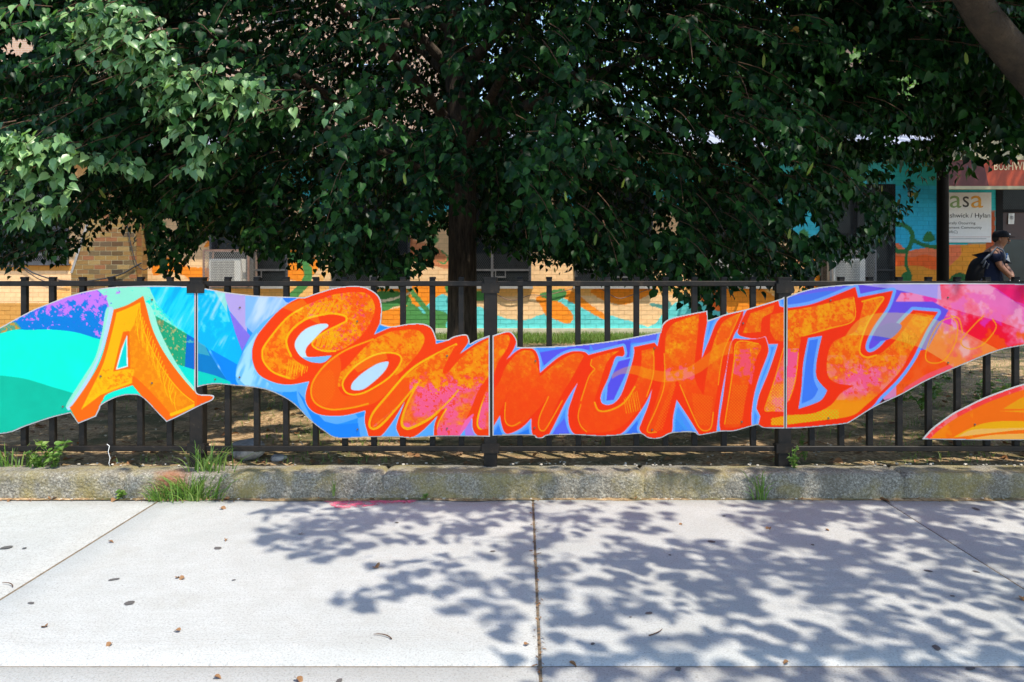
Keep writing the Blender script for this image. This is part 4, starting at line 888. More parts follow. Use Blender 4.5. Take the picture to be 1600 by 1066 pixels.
cv.fill(cv4_5 & cv.line(top5, 17), (255, 74, 74)); cv.fill(cv4_5 & cv.line(top5, 17), (255, 130, 130), sm(fbm(X, Y, 12, 133), .46, .6) * .8)

foot = cv.poly(P1) & (X > 304) & ~cv.poly(P2); cv.fill(foot, (255, 112, 0)); cv.fill(foot & (X > 308), (255, 90, 10), .6)
# grid colour (average 2x2)
A1 = (cv.a[0::2, 0::2] + cv.a[1::2, 0::2] + cv.a[0::2, 1::2] + cv.a[1::2, 1::2]) / 4
BY = 4.215; BS = FPX / BY
PRINT_GAIN = 0.66
def wx(px): return (px - CX) / BS
def wz(py): return EYE - (py - HY) / BS
boards = [(P1, 'left board with a big orange letter A on turquoise, cut out along the letter'),
          (P2, 'board with orange letters C, O and the first M on light blue'),
          (P3, 'board with orange letters M, U, N and I on light blue and violet'),
          (P4, 'board with the letters T and Y running out into a pink swirl'),
          (P5, 'small orange board with a pink edge, lowest at the right end of the fence')]
bolts = [R1((375,820),(905,185),(905,680),(600,640)), R2((57,193),(55,608),(755,275),(1290,480),(757,918),(1290,912),(-90,620)),
         R3((283,438),(278,778),(890,372),(878,788),(1342,245),(1335,748)), R4((500,143),(488,812),(1167,127),(1168,497)), R7((632,785))]
hexbolt = MB(); hexbolt.tube([(0, 0, 0), (0, -0.004, 0)], [0.0055, 0.0045], 6); hexme = mesh_from('bolt', hexbolt.v, hexbolt.f, M['bolt'])
for (P, lab), bl in zip(boards, bolts):
    Q = smooth_path(P, True, 4); cxs = sum(q[0] for q in Q) / len(Q)
    O = Vector((wx(cxs), BY, 0.12))
    th = thing('mural_board', lab, 'mural board', O)
    V = [(wx(q[0]) - O.x, 0, wz(q[1]) - O.z) for q in Q] + [(wx(q[0]) - O.x, 0.006, wz(q[1]) - O.z) for q in Q]; n = len(Q)
    tris = tessellate_polygon([[Vector((v[0], v[2], 0)) for v in V[:n]]])
    F = []
    for t_ in tris:
        a, b, c = t_
        nrm = (Vector(V[b]) - Vector(V[a])).cross(Vector(V[c]) - Vector(V[a]))
        if nrm.y > 0: a, b, c = c, b, a
        F.append((a, b, c)); F.append((c + n, b + n, a + n))
    F += [(i, (i + 1) % n, (i + 1) % n + n, i + n) for i in range(n)]
    put('board', mesh_from('board', V, F, M['board_edge']), th)
    # print: 1-unit grid wherever the four corners are inside the outline
    msk = cv.poly(P) & ~cv.line(P, 1.6, True)
    c_ = msk[0::2, 0::2] & msk[1::2, 1::2]
    cell = c_[:-1, :-1] & c_[1:, :-1] & c_[:-1, 1:] & c_[1:, 1:]
    jj, ii = np.nonzero(cell); Wd = c_.shape[1]
    idx = np.stack([jj * Wd + ii, (jj + 1) * Wd + ii, (jj + 1) * Wd + ii + 1, jj * Wd + ii + 1], 1)
    used, inv = np.unique(idx, return_inverse=True); inv = inv.reshape(idx.shape)
    vj = used // Wd; vi = used % Wd
    px = cv.x0 + vi + .5; py = cv.y0 + vj + .5
    Vn = np.stack([wx(px) - O.x, np.full(len(px), -0.0015), wz(py) - O.z], 1)
    cl = s2l(A1[vj, vi]); lum = cl.mean(1, keepdims=True); cl = np.clip(lum + (cl - lum) * 1.06, 0.0, 1) * PRINT_GAIN
    put('print', np_mesh('print', Vn, inv, M['print'], False, cl), th)
    for (ba, bb_) in bl: put('bolt', hexme, th, (wx(ba) - O.x, -0.0015, wz(bb_) - O.z))
del X, Y
# ------------------------------------------------------------------ signs, notices, air conditioners, cables
def text_fit(body, name, mat, parent, x0, x1, z0, z1, y, depth=.003, O=Vector((0, 0, 0))):
    cu = bpy.data.curves.new(name, 'FONT'); cu.body = body; cu.extrude = 0; cu.resolution_u = 3
    to = bpy.data.objects.new(name, cu); COL.objects.link(to); dg = bpy.context.evaluated_depsgraph_get(); dg.update()
    me = bpy.data.meshes.new_from_object(to.evaluated_get(dg)); bpy.data.objects.remove(to); me.name = name
    n = len(me.vertices); a = np.zeros(n * 3, np.float32); me.vertices.foreach_get('co', a); a = a.reshape(-1, 3)
    mn, mx = a.min(0), a.max(0); u = (a - mn) / np.maximum(mx - mn, 1e-6)
    b = np.stack([x0 + u[:, 0] * (x1 - x0), np.full(n, y), z0 + u[:, 1] * (z1 - z0)], 1) - np.array(O)
    me.vertices.foreach_set('co', b.astype(np.float32).ravel()); me.materials.clear(); me.materials.append(mat); me.update()
    return put(name, me, parent)
# red entrance sign on the canopy front
sy = CYY - .04; ss_ = FPX / sy; sx_ = lambda x: (x - CX) / ss_; sz_ = lambda y: EYE - (y - HY) / ss_
O1 = Vector((sx_(1560), sy, sz_(296)))
sg = thing('entrance_sign', 'red and maroon sign with cream capital letters over the entrance', 'sign', O1)
def sb(name, mat, x0, x1, y0, y1, z0, z1, par, Oo):
    m_ = MB(); m_.box(x0 - Oo.x, x1 - Oo.x, y0 - Oo.y, y1 - Oo.y, z0 - Oo.z, z1 - Oo.z); return m_.build(name, mat, par)
sb('panel', M['sign_red'], sx_(1480), sx_(1700), sy, sy + .03, sz_(291), sz_(250), sg, O1)
m_ = MB(); V = [sx_(1480), sx_(1536), sx_(1545), sx_(1480)]; zz = [sz_(251), sz_(251), sz_(290.5), sz_(290.5)]
m_.add([(V[i] - O1.x, -.003, zz[i] - O1.z) for i in range(4)], [(0, 3, 2, 1)]); m_.build('maroon_field', M['sign_maroon'], sg)
m_ = MB()
for (a, b, c, d) in ((1478, 1702, 296, 291), (1478, 1702, 250, 246)): m_.box(sx_(a) - O1.x, sx_(b) - O1.x, -.02, .04, sz_(c) - O1.z, sz_(d) - O1.z)
m_.build('frame', M['cream_paint'], sg)
text_fit('BUSHWICK', 'lettering', M['text_cream'], sg, sx_(1553), sx_(1618), sz_(266), sz_(253), sy - .006, O=O1)
# white notice board
ny_ = DW - .03; ns = FPX / ny_; nx_f = lambda x: (x - CX) / ns; nz_f = lambda y: EYE - (y - HY) / ns
O2 = Vector((nx_f(1510), ny_, nz_f(380)))
nb = thing('notice_board', 'white board with coloured letters beside the entrance door', 'sign', O2)
sb('panel', M['paper'], nx_f(1466), nx_f(1549), ny_, ny_ + .025, nz_f(379), nz_f(301), nb, O2)
for body, x0, x1, ya, yb, mt in (('a', 1484, 1502, 325, 306, 'text_green'), ('j', 1476, 1481, 330, 303, 'text_green'), ('s', 1504, 1514, 324, 307, 'text_dark'), ('a', 1517, 1536, 325, 306, 'text_orange'), ('Bushwick / Hylan', 1473, 1547, 342.5, 333, 'text_dark'), ('Naturally Occurring', 1471, 1524, 352, 346.5, 'text_dark'), ('Retirement Community', 1468, 1534, 359, 353.5, 'text_dark'), ('(NORC)', 1472, 1496, 366, 360.5, 'text_dark')):
    text_fit(body, 'lettering', M[mt], nb, nx_f(x0), nx_f(x1), nz_f(ya), nz_f(yb), ny_ - .003, O=O2)
sb('rule', M['text_dark'], nx_f(1474), nx_f(1541), ny_ - .003, ny_ - .001, nz_f(373.6), nz_f(373), nb, O2)
sb('rule', M['sign_red'], nx_f(1474), nx_f(1547), ny_ - .003, ny_ - .001, nz_f(370.6), nz_f(370.2), nb, O2)
# paper notices on the door
for (px, py, w_, h_, lab, rot) in ((1588, 341, .11, .19, 'crumpled white notice taped to the dark door', .15), (1581, 403, .08, .15, 'white slip of paper held low against the dark door', -.35)):
    c = Vector((bx(px), DW + .145, bz(py))); o = MB()
    n = 5; V = []; F = []
    for j in range(n):
        for i in range(n):
            u, v = i / (n - 1) - .5, j / (n - 1) - .5; V.append((u * w_ * (1 - .15 * abs(v)) + v * rot * .1, -.006 * math.sin(7 * u + 3 * v) - .004, v * h_))
    F = [(j * n + i, j * n + i + 1, (j + 1) * n + i + 1, (j + 1) * n + i) for j in range(n - 1) for i in range(n - 1)]
    o.add(V, F); ob = o.build('paper_notice', M['paper'], None, True, c); tag(ob, lab, 'notice')
    if py < 350:
        m_ = MB()
        for k in range(3): m_.box(-.025, .03, -.014, -.012, .035 - k * .022, .045 - k * .022)
        m_.build('printing', M['text_dark'], ob)
# window air conditioners inside steel cages
def air_conditioner(X0, Z0, label, rusty):
    Oa = Vector((X0, DW - .45, Z0)); t_ = thing('air_conditioner', label, 'air conditioner', Oa, 'caged air conditioners in the mural windows')
    Wc, Hc, Dc = .75, .60, .43
    m_ = MB(); m_.box(.07, .60, .06, .36, .04, .46); m_.build('case', M['ac_white'], t_)
    m_ = MB(); m_.box(.105, .50, .052, .058, .075, .43); m_.build('coil', M['ac_grille'], t_)
    m_ = MB()
    for k in range(20): x = .11 + k * .0205; m_.box(x, x + .005, .044, .051, .078, .428)
    for k in range(9): z = .085 + k * .041; m_.box(.106, .499, .040, .0435, z, z + .005)
    m_.build('grille', M['ac_white'], t_)
    m_ = MB(); r = .016
    for x in (0, Wc):
        for y in (0, Dc - .03): m_.box(x - r, x + r, y, y + .02, 0, Hc)
    for z in (0, Hc):
        for y in (0.001, Dc - .029): m_.box(r, Wc - r, y, y + .018, z - r, z + r)
        for x in (0, Wc): m_.box(x - r + .001, x + r - .001, .021, Dc - .031, z - r, z + r)
    m_.build('cage_frame', M['rusty_cage'] if rusty else M['mesh_steel'], t_)
    m_ = MB(); lattice(m_, .01, Wc - .01, .01, Hc - .01, -.004, .034, .05, .0024); m_.build('cage_mesh', M['cage_steel'], t_)
    s_ = MB(); lattice(s_, .02, Dc - .03, .01, Hc - .01, 0, .034, .05, .0026)
    v = [(Wc + .017 + y, x, z) for (x, y, z) in s_.v] + [(-.017 + y, x, z) for (x, y, z) in s_.v]; n = len(s_.v)
    me = mesh_from('cage_mesh', v, s_.f + [tuple(i + n for i in f) for f in s_.f], M['cage_steel']); put('cage_mesh', me, t_)
    m_ = MB(); m_.box(.62, .735, .30, .31, .03, .57); m_.build('filler_panel', M['steel_grey'], t_)
air_conditioner(-5.375, bz(446.5), 'white air conditioner in a rusty cage, first mural window right of the brick buttress', True)
air_conditioner(H[5][0] + .03, bz(446.5), 'white air conditioner half hidden by low hanging leaves at the fence', False)
air_conditioner(H[6][0] + .02, bz(446.5), 'white air conditioner in the dark window nearest the entrance', False)
# cables on the wall
def cable(pts, y, r, label, mat='cable'):
    s_ = FPX / y; P = [((a - CX) / s_, y + dy, EYE - (b - HY) / s_) for a, b, dy in pts]
    Q = [tuple(p) for p in smooth_path([(p[0], p[2]) for p in P], False, 5)]
    m_ = MB(); m_.tube([(q[0], y, q[1]) for q in Q], r, 6); o = m_.build('cable', M[mat], None, True); tag(o, label, 'cable'); return o
cable([(-40, 416, 0), (0, 417, 0), (34, 417, 0), (53, 427, 0), (80, 436, 0), (105, 439, 0), (140, 439, 0), (185, 430, 0), (210, 417, 0), (221, 411, 0)], PY - .03, .012, 'thick black cable drooping across the brick buttress on the left')
cable([(34, 418, 0), (60, 436, 0), (85, 443, 0), (110, 446, 0)], DW - .03, .008, 'thin cable sagging under the far left window')
cable([(199, 352, 0), (203, 375, 0), (209, 400, 0), (214, 413, 0), (225, 422, 0), (236, 415, 0)], PY - .025, .008, 'thin black wire running down the brick buttress')
cable([(700, 447, 0), (745, 449, 0), (775, 460, 0), (792, 468, 0), (806, 469, 0), (830, 461, 0), (850, 462, 0), (880, 455, 0), (905, 449, 0)], DW - .04, .008, 'brown wire sagging below the windows behind the middle of the fence', 'rusty_cage')
cable([(940, 452, 0), (965, 466, 0), (985, 462, 0), (1005, 455, 0), (1020, 450, 0)], DW - .04, .008, 'short brown wire looping below a window, right of centre', 'rusty_cage')

# ------------------------------------------------------------------ metal fence
FY = 4.25; FS = FPX / FY; fx = lambda x: (x - CX) / FS; fz = lambda y: EYE - (y - HY) / FS
OF = Vector((0, FY, .12)); fen = thing('metal_fence', 'low black steel picket fence on the kerb carrying the mural boards', 'fence', OF)
posts = [-603, -146.5, 310, 766.6, 1223.2, 1680, 2137]
zp0, zp1 = fz(737), fz(434)
pm = MB(); hw = 10.2 / FS
pm.box(-hw, hw, -hw, hw, 0, zp1 - zp0 - .004, .004); pm.box(-hw - .003, hw + .003, -hw - .003, hw + .003, zp1 - zp0 - .0039, zp1 - zp0 + .003, .004)
pme = mesh_from('post', pm.v, pm.f, M['fence'])
km = MB(); w2 = 4.3 / FS; km.box(-w2, w2, -w2, w2, 0, fz(436) - fz(706), .002)
kme = mesh_from('picket', km.v, km.f, M['fence'])
cm = MB(); cm.box(-w2 - .0015, w2 + .0015, -w2 - .0015, w2 + .0015, 0, .011, .003); cme = mesh_from('picket_cap', cm.v, cm.f, M['steel_dark'])
bm_ = MB(); bm_.box(-hw - .012, hw + .012, -hw - .005, -hw + .012, 0, .05, .002); bm_.box(-hw - .014, -hw + .0, -.02, .02, .012, .042); bm_.box(hw, hw + .014, -.02, .02, .012, .042)
bme = mesh_from('bracket', bm_.v, bm_.f, M['fence'])
bpm = MB(); bpm.box(-.075, .075, -.06, .05, 0, .008, .004); bpme = mesh_from('base_plate', bpm.v, bpm.f, M['rust_stain'])
for p in posts:
    put('post', pme, fen, (fx(p), 0, zp0 - OF.z)); put('bracket', bme, fen, (fx(p), 0, fz(700) - .02 - OF.z)); put('bracket', bme, fen, (fx(p), 0, fz(452) - .02 - OF.z))
for a, b in zip(posts[:-1], posts[1:]):
    x0, x1 = fx(a) + hw, fx(b) - hw
    for z0, z1 in ((fz(447.3), fz(439.2)), (fz(704.3), fz(696.2))):
        m_ = MB(); m_.hbox(x0, x1, -w2 - .006, -w2 + .018, z0 - OF.z, z1 - OF.z, .003); m_.build('rail', M['fence'], fen)
    for k in range(1, 10):
        x = fx(a) + (fx(b) - fx(a)) * k / 10 + random.uniform(-.002, .002)
        if -3.6 < x < 3.7:
            o = put('picket', kme, fen, (x, w2 - .0045, fz(706) - OF.z)); o.rotation_euler = (random.uniform(-.004, .004), random.uniform(-.004, .004), 0)
            put('picket_cap', cme, fen, (x, w2 - .0045, fz(436) - OF.z))
# lamp post / pole behind the fence
m_ = MB(); px0 = (1473 - CX) / FPX * 9.0; m_.tube([(0, 0, 0), (0, 0, 6.5)], [.066, .06], 14)
pole = thing('lamp_post', 'slim black pole standing in the lawn in front of the entrance', 'pole', (px0, 9.0, .09)); m_.build('shaft', M['steel_dark'], pole, True)
m_ = MB(); m_.tube([(0, 0, 0), (0, 0, .3), (0, 0, .34)], [.1, .1, .066], 14); m_.build('base', M['steel_dark'], pole, True)
m_ = MB(); m_.tube([(0, 0, 6.5), (0, 0, 6.6), (0, 0, 6.9), (0, 0, 7.0)], [.06, .2, .24, .05], 14); m_.build('lamp_head', M['steel_dark'], pole, True)
# tall brick blocks far behind
def tower(x0, x1, y, h, label, dpt=12):
    Ot = Vector(((x0 + x1) / 2, y, 0)); t_ = thing('apartment_block', label, 'building', Ot); hwid = (x1 - x0) / 2
    cols = int((x1 - x0) / 3.2); rows = int(h / 2.8); wins = []
    for i in range(cols):
        for j in range(rows): cx_ = -hwid + (i + .5) * (2 * hwid / cols); wins.append((cx_ - .6, cx_ + .6, 1.0 + j * 2.8, 2.4 + j * 2.8))
    xs_ = sorted({-hwid, hwid} | {w_[0] for w_ in wins} | {w_[1] for w_ in wins}); zs_ = sorted({0, h} | {w_[2] for w_ in wins} | {w_[3] for w_ in wins})
    m_ = MB()
    for a, b in zip(xs_[:-1], xs_[1:]):
        for c, d in zip(zs_[:-1], zs_[1:]):
            if any(w_[0] <= a + 1e-6 and w_[1] >= b - 1e-6 and w_[2] <= c + 1e-6 and w_[3] >= d - 1e-6 for w_ in wins): continue
            m_.add([(a, 0, c), (b, 0, c), (b, 0, d), (a, 0, d)], [(0, 1, 2, 3)])
    m_.add([(hwid, 0, 0), (hwid, dpt, 0), (hwid, dpt, h), (hwid, 0, h), (-hwid, dpt, 0), (-hwid, 0, 0), (-hwid, 0, h), (-hwid, dpt, h)], [(0, 1, 2, 3), (4, 5, 6, 7), (3, 2, 7, 6)])
    m_.build('wall', M['far_brick'], t_)
    for (a, b, c, d) in wins:
        f = MB(); t2 = .06
        f.box(a, b, .08, .14, c, c + t2); f.box(a, b, .08, .14, d - t2, d); f.box(a, a + t2, .08, .14, c + t2, d - t2); f.box(b - t2, b, .08, .14, c + t2, d - t2); f.box(a + t2, b - t2, .08, .14, (c + d) / 2 - .03, (c + d) / 2 + .03)
        fo = f.build('window', M['steel_grey'], t_); p_ = MB(); p_.box(a + .03, b - .03, .15, .17, c + .03, d - .03); p_.build('pane', M['glass'], fo)
        s_ = MB(); s_.box(a - .05, b + .05, -.06, .08, c - .08, c - .002); s_.build('sill', M['sill'], fo)
tower(-26, -3.2, 26, 17, 'tall tan brick apartment block glimpsed through leaves on the left')
tower(13.5, 30, 27, 17, 'tan brick apartment block glimpsed through leaves on the far right')

# ------------------------------------------------------------------ person by the entrance
pD = 12.15; ps = FPX / pD; ppx = lambda x: (x - CX) / ps; ppz = lambda y: EYE - (y - HY) / ps
simple('skin', (0.22, 0.095, 0.05, 1), .55, var=.08); simple('navy_cloth', (0.006, 0.010, 0.028, 1), .9, var=.2, spec=.2); simple('black_cloth', (0.006, 0.006, 0.007, 1), .9, spec=.2)
simple('grey_strap', (0.07, 0.08, 0.10, 1), .8); simple('blue_print', (0.01, 0.10, 0.30, 1), .8); simple('jeans', (0.02, 0.026, 0.05, 1), .9, var=.2); simple('hair', (0.012, 0.009, 0.007, 1), .8)
def skin_mesh(name, verts, edges, radii, root, mat, parent, sub=2):
    me = bpy.data.meshes.new(name); me.from_pydata(verts, edges, []); me.materials.append(mat); o = put(name, me, parent)
    sk = o.modifiers.new('skin', 'SKIN'); sk.use_smooth_shade = True
    for i, r in enumerate(radii):
        d = me.skin_vertices[0].data[i]; d.radius = r if isinstance(r, tuple) else (r, r); d.use_root = (i == root)
    sm_ = o.modifiers.new('sub', 'SUBSURF'); sm_.levels = sub; sm_.render_levels = sub
    return o
gz = 0.07; hx = ppx(1562)     # under the head
PO = Vector((ppx(1548), pD, gz)); person = thing('person', 'person in dark blue T-shirt and black cap leaning forward beside the dark door', 'person', PO)
def L(px, py, dy=0): return (ppx(px) - PO.x, dy, ppz(py) - PO.z)
z0 = PO.z
# one continuous body: legs, trunk, neck, head, arms (leaning to the right, hands meeting low in front)
V = [L(1541, 447), L(1543, 425), L(1549, 405), L(1555, 392), L(1560, 386), L(1563, 379, -.01), L(1564, 371, -.015), L(1563, 366, -.01),
     (L(1541, 447)[0] - .02, -.10, .92 - .0), (.0, -.12, .50), (.02, -.12, .09), (.16, -.14, .04),
     (L(1541, 447)[0] - .02, .10, .92), (-.04, .13, .50), (-.06, .14, .09), (.08, .14, .04),
     L(1545, 396, -.17), L(1549, 417, -.23), L(1562, 430, -.24), L(1571, 434, -.16),
     L(1562, 396, .17), L(1577, 414, .13), L(1580, 428, .0), L(1578, 434, -.06)]
E = [(0, 1), (1, 2), (2, 3), (3, 4), (4, 5), (5, 6), (6, 7), (0, 8), (8, 9), (9, 10), (10, 11), (0, 12), (12, 13), (13, 14), (14, 15), (3, 16), (16, 17), (17, 18), (18, 19), (3, 20), (20, 21), (21, 22), (22, 23)]
Rr = [(.15, .17), (.15, .17), (.15, .17), (.08, .10), .055, .095, .112, .085, .10, .068, .045, .04, .10, .068, .045, .04, .062, .05, .042, .03, .062, .05, .042, .03]
skin_mesh('body', V, E, Rr, 0, M['skin'], person)
# T-shirt over the trunk and upper arms
Vt = [L(1541, 449), L(1543, 425), L(1549, 405), L(1554, 393), L(1545, 396, -.18), L(1548, 412, -.23), L(1562, 396, .18), L(1574, 410, .15)]
skin_mesh('t_shirt', Vt, [(0, 1), (1, 2), (2, 3), (3, 4), (4, 5), (3, 6), (6, 7)], [(.20, .21), (.20, .21), (.205, .205), (.12, .15), .10, .088, .10, .085], 1, M['navy_cloth'], person)
Vj = [V[0], V[8], V[9], V[10], V[12], V[13], V[14]]
skin_mesh('trousers', Vj, [(0, 1), (1, 2), (2, 3), (0, 4), (4, 5), (5, 6)], [(.17, .18), .118, .09, .075, .118, .09, .075], 0, M['jeans'], person)
for s_, (ax, ay) in enumerate((((.02), -.12), ((-.06), .14))):
    m_ = MB(); m_.tube([(ax - .07, ay, .045), (ax, ay, .06), (ax + .12, ay, .045), (ax + .2, ay, .03)], [.045, .055, .048, .03], 8); m_.build('shoe', M['black_cloth'], person, True)
# face details: nose, ear, eyes, mouth; head turned right and a little towards the viewer
hc = Vector(L(1563.5, 374, -.012))
def ell(name, c, r, mat, rot=0):
    V, F = [], []; n, m = 14, 8
    for j in range(m + 1):
        ph = math.pi * j / m
        for i in range(n): th = 2 * math.pi * i / n; V.append((c[0] + r[0] * math.sin(ph) * math.cos(th), c[1] + r[1] * math.sin(ph) * math.sin(th), c[2] + r[2] * math.cos(ph)))
    F = [(j * n + i, j * n + (i + 1) % n, (j + 1) * n + (i + 1) % n, (j + 1) * n + i) for j in range(m) for i in range(n)]
    return put(name, mesh_from(name, V, F, mat, True), person)
fwd = Vector((.80, -.6, -.12)).normalized(); side = Vector((.6, .8, 0)).normalized()
ell('nose', hc + fwd * .108 + Vector((0, 0, -.012)), (.016, .016, .022), M['skin'])
ell('eye', hc + fwd * .093 - side * .032 + Vector((0, 0, .012)), (.011, .011, .008), M['black_cloth']); ell('eye', hc + fwd * .093 + side * .032 + Vector((0, 0, .012)), (.011, .011, .008), M['black_cloth'])
ell('mouth', hc + fwd * .095 + Vector((0, 0, -.05)), (.02, .018, .007), M['sign_maroon']); ell('ear', hc - side * .092 + Vector((-.005, 0, -.005)), (.02, .01, .03), M['skin'])
ell('hair', hc + Vector((-.03, .015, .02)), (.09, .095, .085), M['hair'])
# cap: crown, brim towards the right, small pale badge
Vc, Fc = [], []; n = 18
for j, (rr, zz_) in enumerate(((.112, -.01), (.113, .025), (.103, .065), (.073, .09), (.033, .102), (.0, .104))):
    for i in range(n): t_ = 2 * math.pi * i / n; Vc.append((hc.x - .008 + rr * math.cos(t_) * 1.06, hc.y + rr * math.sin(t_), hc.z + .035 + zz_))
Fc = [(j * n + i, j * n + (i + 1) % n, (j + 1) * n + (i + 1) % n, (j + 1) * n + i) for j in range(5) for i in range(n)]
cap_ = put('cap', mesh_from('cap', Vc, Fc, M['black_cloth'], True), person)
Vb = []; 
for dz in (0, .006):
    for i in range(9):
        t_ = math.radians(-70 + i * 17.5); d = fwd.xy.normalized() * math.cos(t_) + side.xy.normalized() * math.sin(t_)
        Vb.append((hc.x + d.x * .1, hc.y + d.y * .1, hc.z + .038 + dz)); k = .10 + .085 * math.cos(t_); Vb.append((hc.x + d.x * k, hc.y + d.y * k, hc.z + .026 + dz))
Fb = [(2 * i, 2 * i + 1, 2 * i + 3, 2 * i + 2) for i in range(8)]; Fb += [tuple(18 + q for q in f[::-1]) for f in Fb]; Fb += [(2 * i + 1, 2 * i + 19, 2 * i + 21, 2 * i + 3) for i in range(8)]
put('brim', mesh_from('brim', Vb, Fb, M['black_cloth'], True), cap_)
q_ = ell('badge', hc + fwd * .112 + Vector((0, 0, .085)), (.012, .012, .01), M['paper'])
# shirt print
m_ = MB()
rs = random.Random(4)
for k in range(13):
    f_ = k / 12; cx0 = Vector(L(1553, 397)).lerp(Vector(L(1546, 416)), f_); t_ = math.radians(rs.uniform(-62, -28)); R_ = .186
    c = cx0 + Vector((math.cos(t_) * R_, math.sin(t_) * R_, 0)); u_ = Vector((-math.sin(t_), math.cos(t_), 0)); n_ = Vector((math.cos(t_), math.sin(t_), 0)); hw_ = rs.uniform(.02, .045)
    q = [c + u_ * hw_ * a_ + Vector((0, 0, .007)) * b_ + n_ * d_ for d_ in (-.02, .004) for a_, b_ in ((-1, -1), (1, -1), (1, 1), (-1, 1))]
    m_.add(q, [(3, 2, 1, 0), (4, 5, 6, 7), (0, 1, 5, 4), (1, 2, 6, 5), (2, 3, 7, 6), (3, 0, 4, 7)])
m_.build('shirt_print', M['blue_print'], person)
# hands: palm and five bent fingers each, around the brim of a pale hat
def hand(c, d, up, side_, name='hand'):
    c = Vector(c); d = Vector(d).normalized(); up = Vector(up).normalized(); sd_ = d.cross(up).normalized() * side_
    vv = [c, c + d * .045, c + d * .08]; ee = [(0, 1), (1, 2)]; rr = [(.022, .016), (.034, .015), (.034, .012)]
    for i, (o_, ln) in enumerate(((-.027, .062), (-.009, .074), (.009, .07), (.027, .052))):
        b = len(vv); p = c + d * .082 + sd_ * o_; vv += [p, p + d * ln * .45 - up * .006, p + d * ln * .75 - up * .022, p + d * ln * .85 - up * .042]; ee += [(2, b), (b, b + 1), (b + 1, b + 2), (b + 2, b + 3)]; rr += [.0095, .009, .008, .007]
    b = len(vv); vv += [c + d * .03 - sd_ * .035, c + d * .06 - sd_ * .05 - up * .012, c + d * .085 - sd_ * .045 - up * .03]; ee += [(1, b), (b, b + 1), (b + 1, b + 2)]; rr += [.013, .011, .009]
    return skin_mesh(name, vv, ee, rr, 0, M['skin'], person, 1)
hand(V[19], (.6, .1, -.5), (.3, -.6, .7), 1); hand(V[23], (-.2, -.6, -.6), (.2, -.6, .7), -1)
# backpack, worn on the back (left in the picture)
BP = Vector((ppx(1527), pD + .02, ppz(422))); bp = thing('backpack', 'dark backpack with grey straps on the back of the person by the door', 'backpack', BP)
Vb, Fb = [], []; n, m = 16, 10
for j in range(m + 1):
    ph = math.pi * j / m; e = lambda v, p: math.copysign(abs(v) ** p, v)
    for i in range(n):
        th = 2 * math.pi * i / n; x = .105 * e(math.sin(ph), .6) * e(math.cos(th), .7); y = .16 * e(math.sin(ph), .6) * e(math.sin(th), .7); z = .21 * e(math.cos(ph), .7)
        Vb.append((x + z * .30, y, z - .02))
Fb = [(j * n + i, j * n + (i + 1) % n, (j + 1) * n + (i + 1) % n, (j + 1) * n + i) for j in range(m) for i in range(n)]
put('bag', mesh_from('bag', Vb, Fb, M['black_cloth'], True), bp)
def strap(pts, name='strap', r=.014):
    m_ = MB(); m_.tube([Vector(L(a, b, c)) + PO - BP for a, b, c in pts], r, 8); m_.build(name, M['grey_strap'], bp, True)
strap([(1531, 404, -.20), (1538, 394, -.22), (1546, 387, -.19), (1551, 392, -.26), (1553, 400, -.28), (1552, 410, -.28)]); strap([(1523, 412, -.18), (1527, 405, -.20), (1534, 398, -.21)]); strap([(1524, 418, -.2), (1528, 408, -.21), (1533, 413, -.2), (1530, 420, -.2)], 'strap', .011)
# pale round hat held in the hands
HT = Vector((ppx(1572), pD - .20, ppz(442))); Vh = []; n = 18
for rr, zz_ in ((.11, -.02), (.085, 0), (.08, .02), (.06, .045), (.03, .058), (0, .06)):
    for i in range(n): t_ = 2 * math.pi * i / n; Vh.append((rr * math.cos(t_), rr * math.sin(t_), zz_))
Fh = [(j * n + i, j * n + (i + 1) % n, (j + 1) * n + (i + 1) % n, (j + 1) * n + i) for j in range(5) for i in range(n)]
tag(put('hat', mesh_from('hat', Vh, Fh, M['paper'], True), None, HT), 'pale round hat held low in both hands by the person at the door', 'hat')
# ------------------------------------------------------------------ leaves
SN = np.array(SUN)
def unit(a): return a / np.maximum(np.linalg.norm(a, axis=-1, keepdims=True), 1e-9)
# heart-shaped, pointed leaf: origin at the stalk, +y to the tip, +z face; slightly folded along the rib and drooping tip
LV = np.array([(0, .04, 0), (0, .36, -.03), (0, .70, -.07), (.03, 1.12, -.24), (.15, -.07, .05), (.35, .05, .12), (.43, .32, .17), (.33, .60, .10), (.13, .84, -.06),
               (-.15, -.06, .04), (-.37, .07, .09), (-.42, .34, .11), (-.31, .62, .05), (-.12, .85, -.08)])
LF = np.array([(0, 4, 5), (0, 5, 1), (1, 5, 6), (1, 6, 7), (1, 7, 2), (2, 7, 8), (2, 8, 3), (0, 10, 9), (0, 1, 10), (1, 11, 10), (1, 12, 11), (1, 2, 12), (2, 13, 12), (2, 3, 13)])
LV4 = np.array([(0, 0, 0), (.46, .28, .06), (.3, .72, .02), (0, 1.08, -.1), (-.3, .72, .02), (-.46, .28, .06)]); LF4 = np.array([(0, 1, 2), (0, 2, 3), (0, 3, 4), (0, 4, 5)])
BV = np.array([(0, 0, 0), (.12, .3, .02), (.13, .8, 0), (0, 1.05, -.05), (-.13, .8, 0), (-.12, .3, .02)]); BF = np.array([(0, 1, 2), (0, 2, 3), (0, 3, 4), (0, 4, 5)])
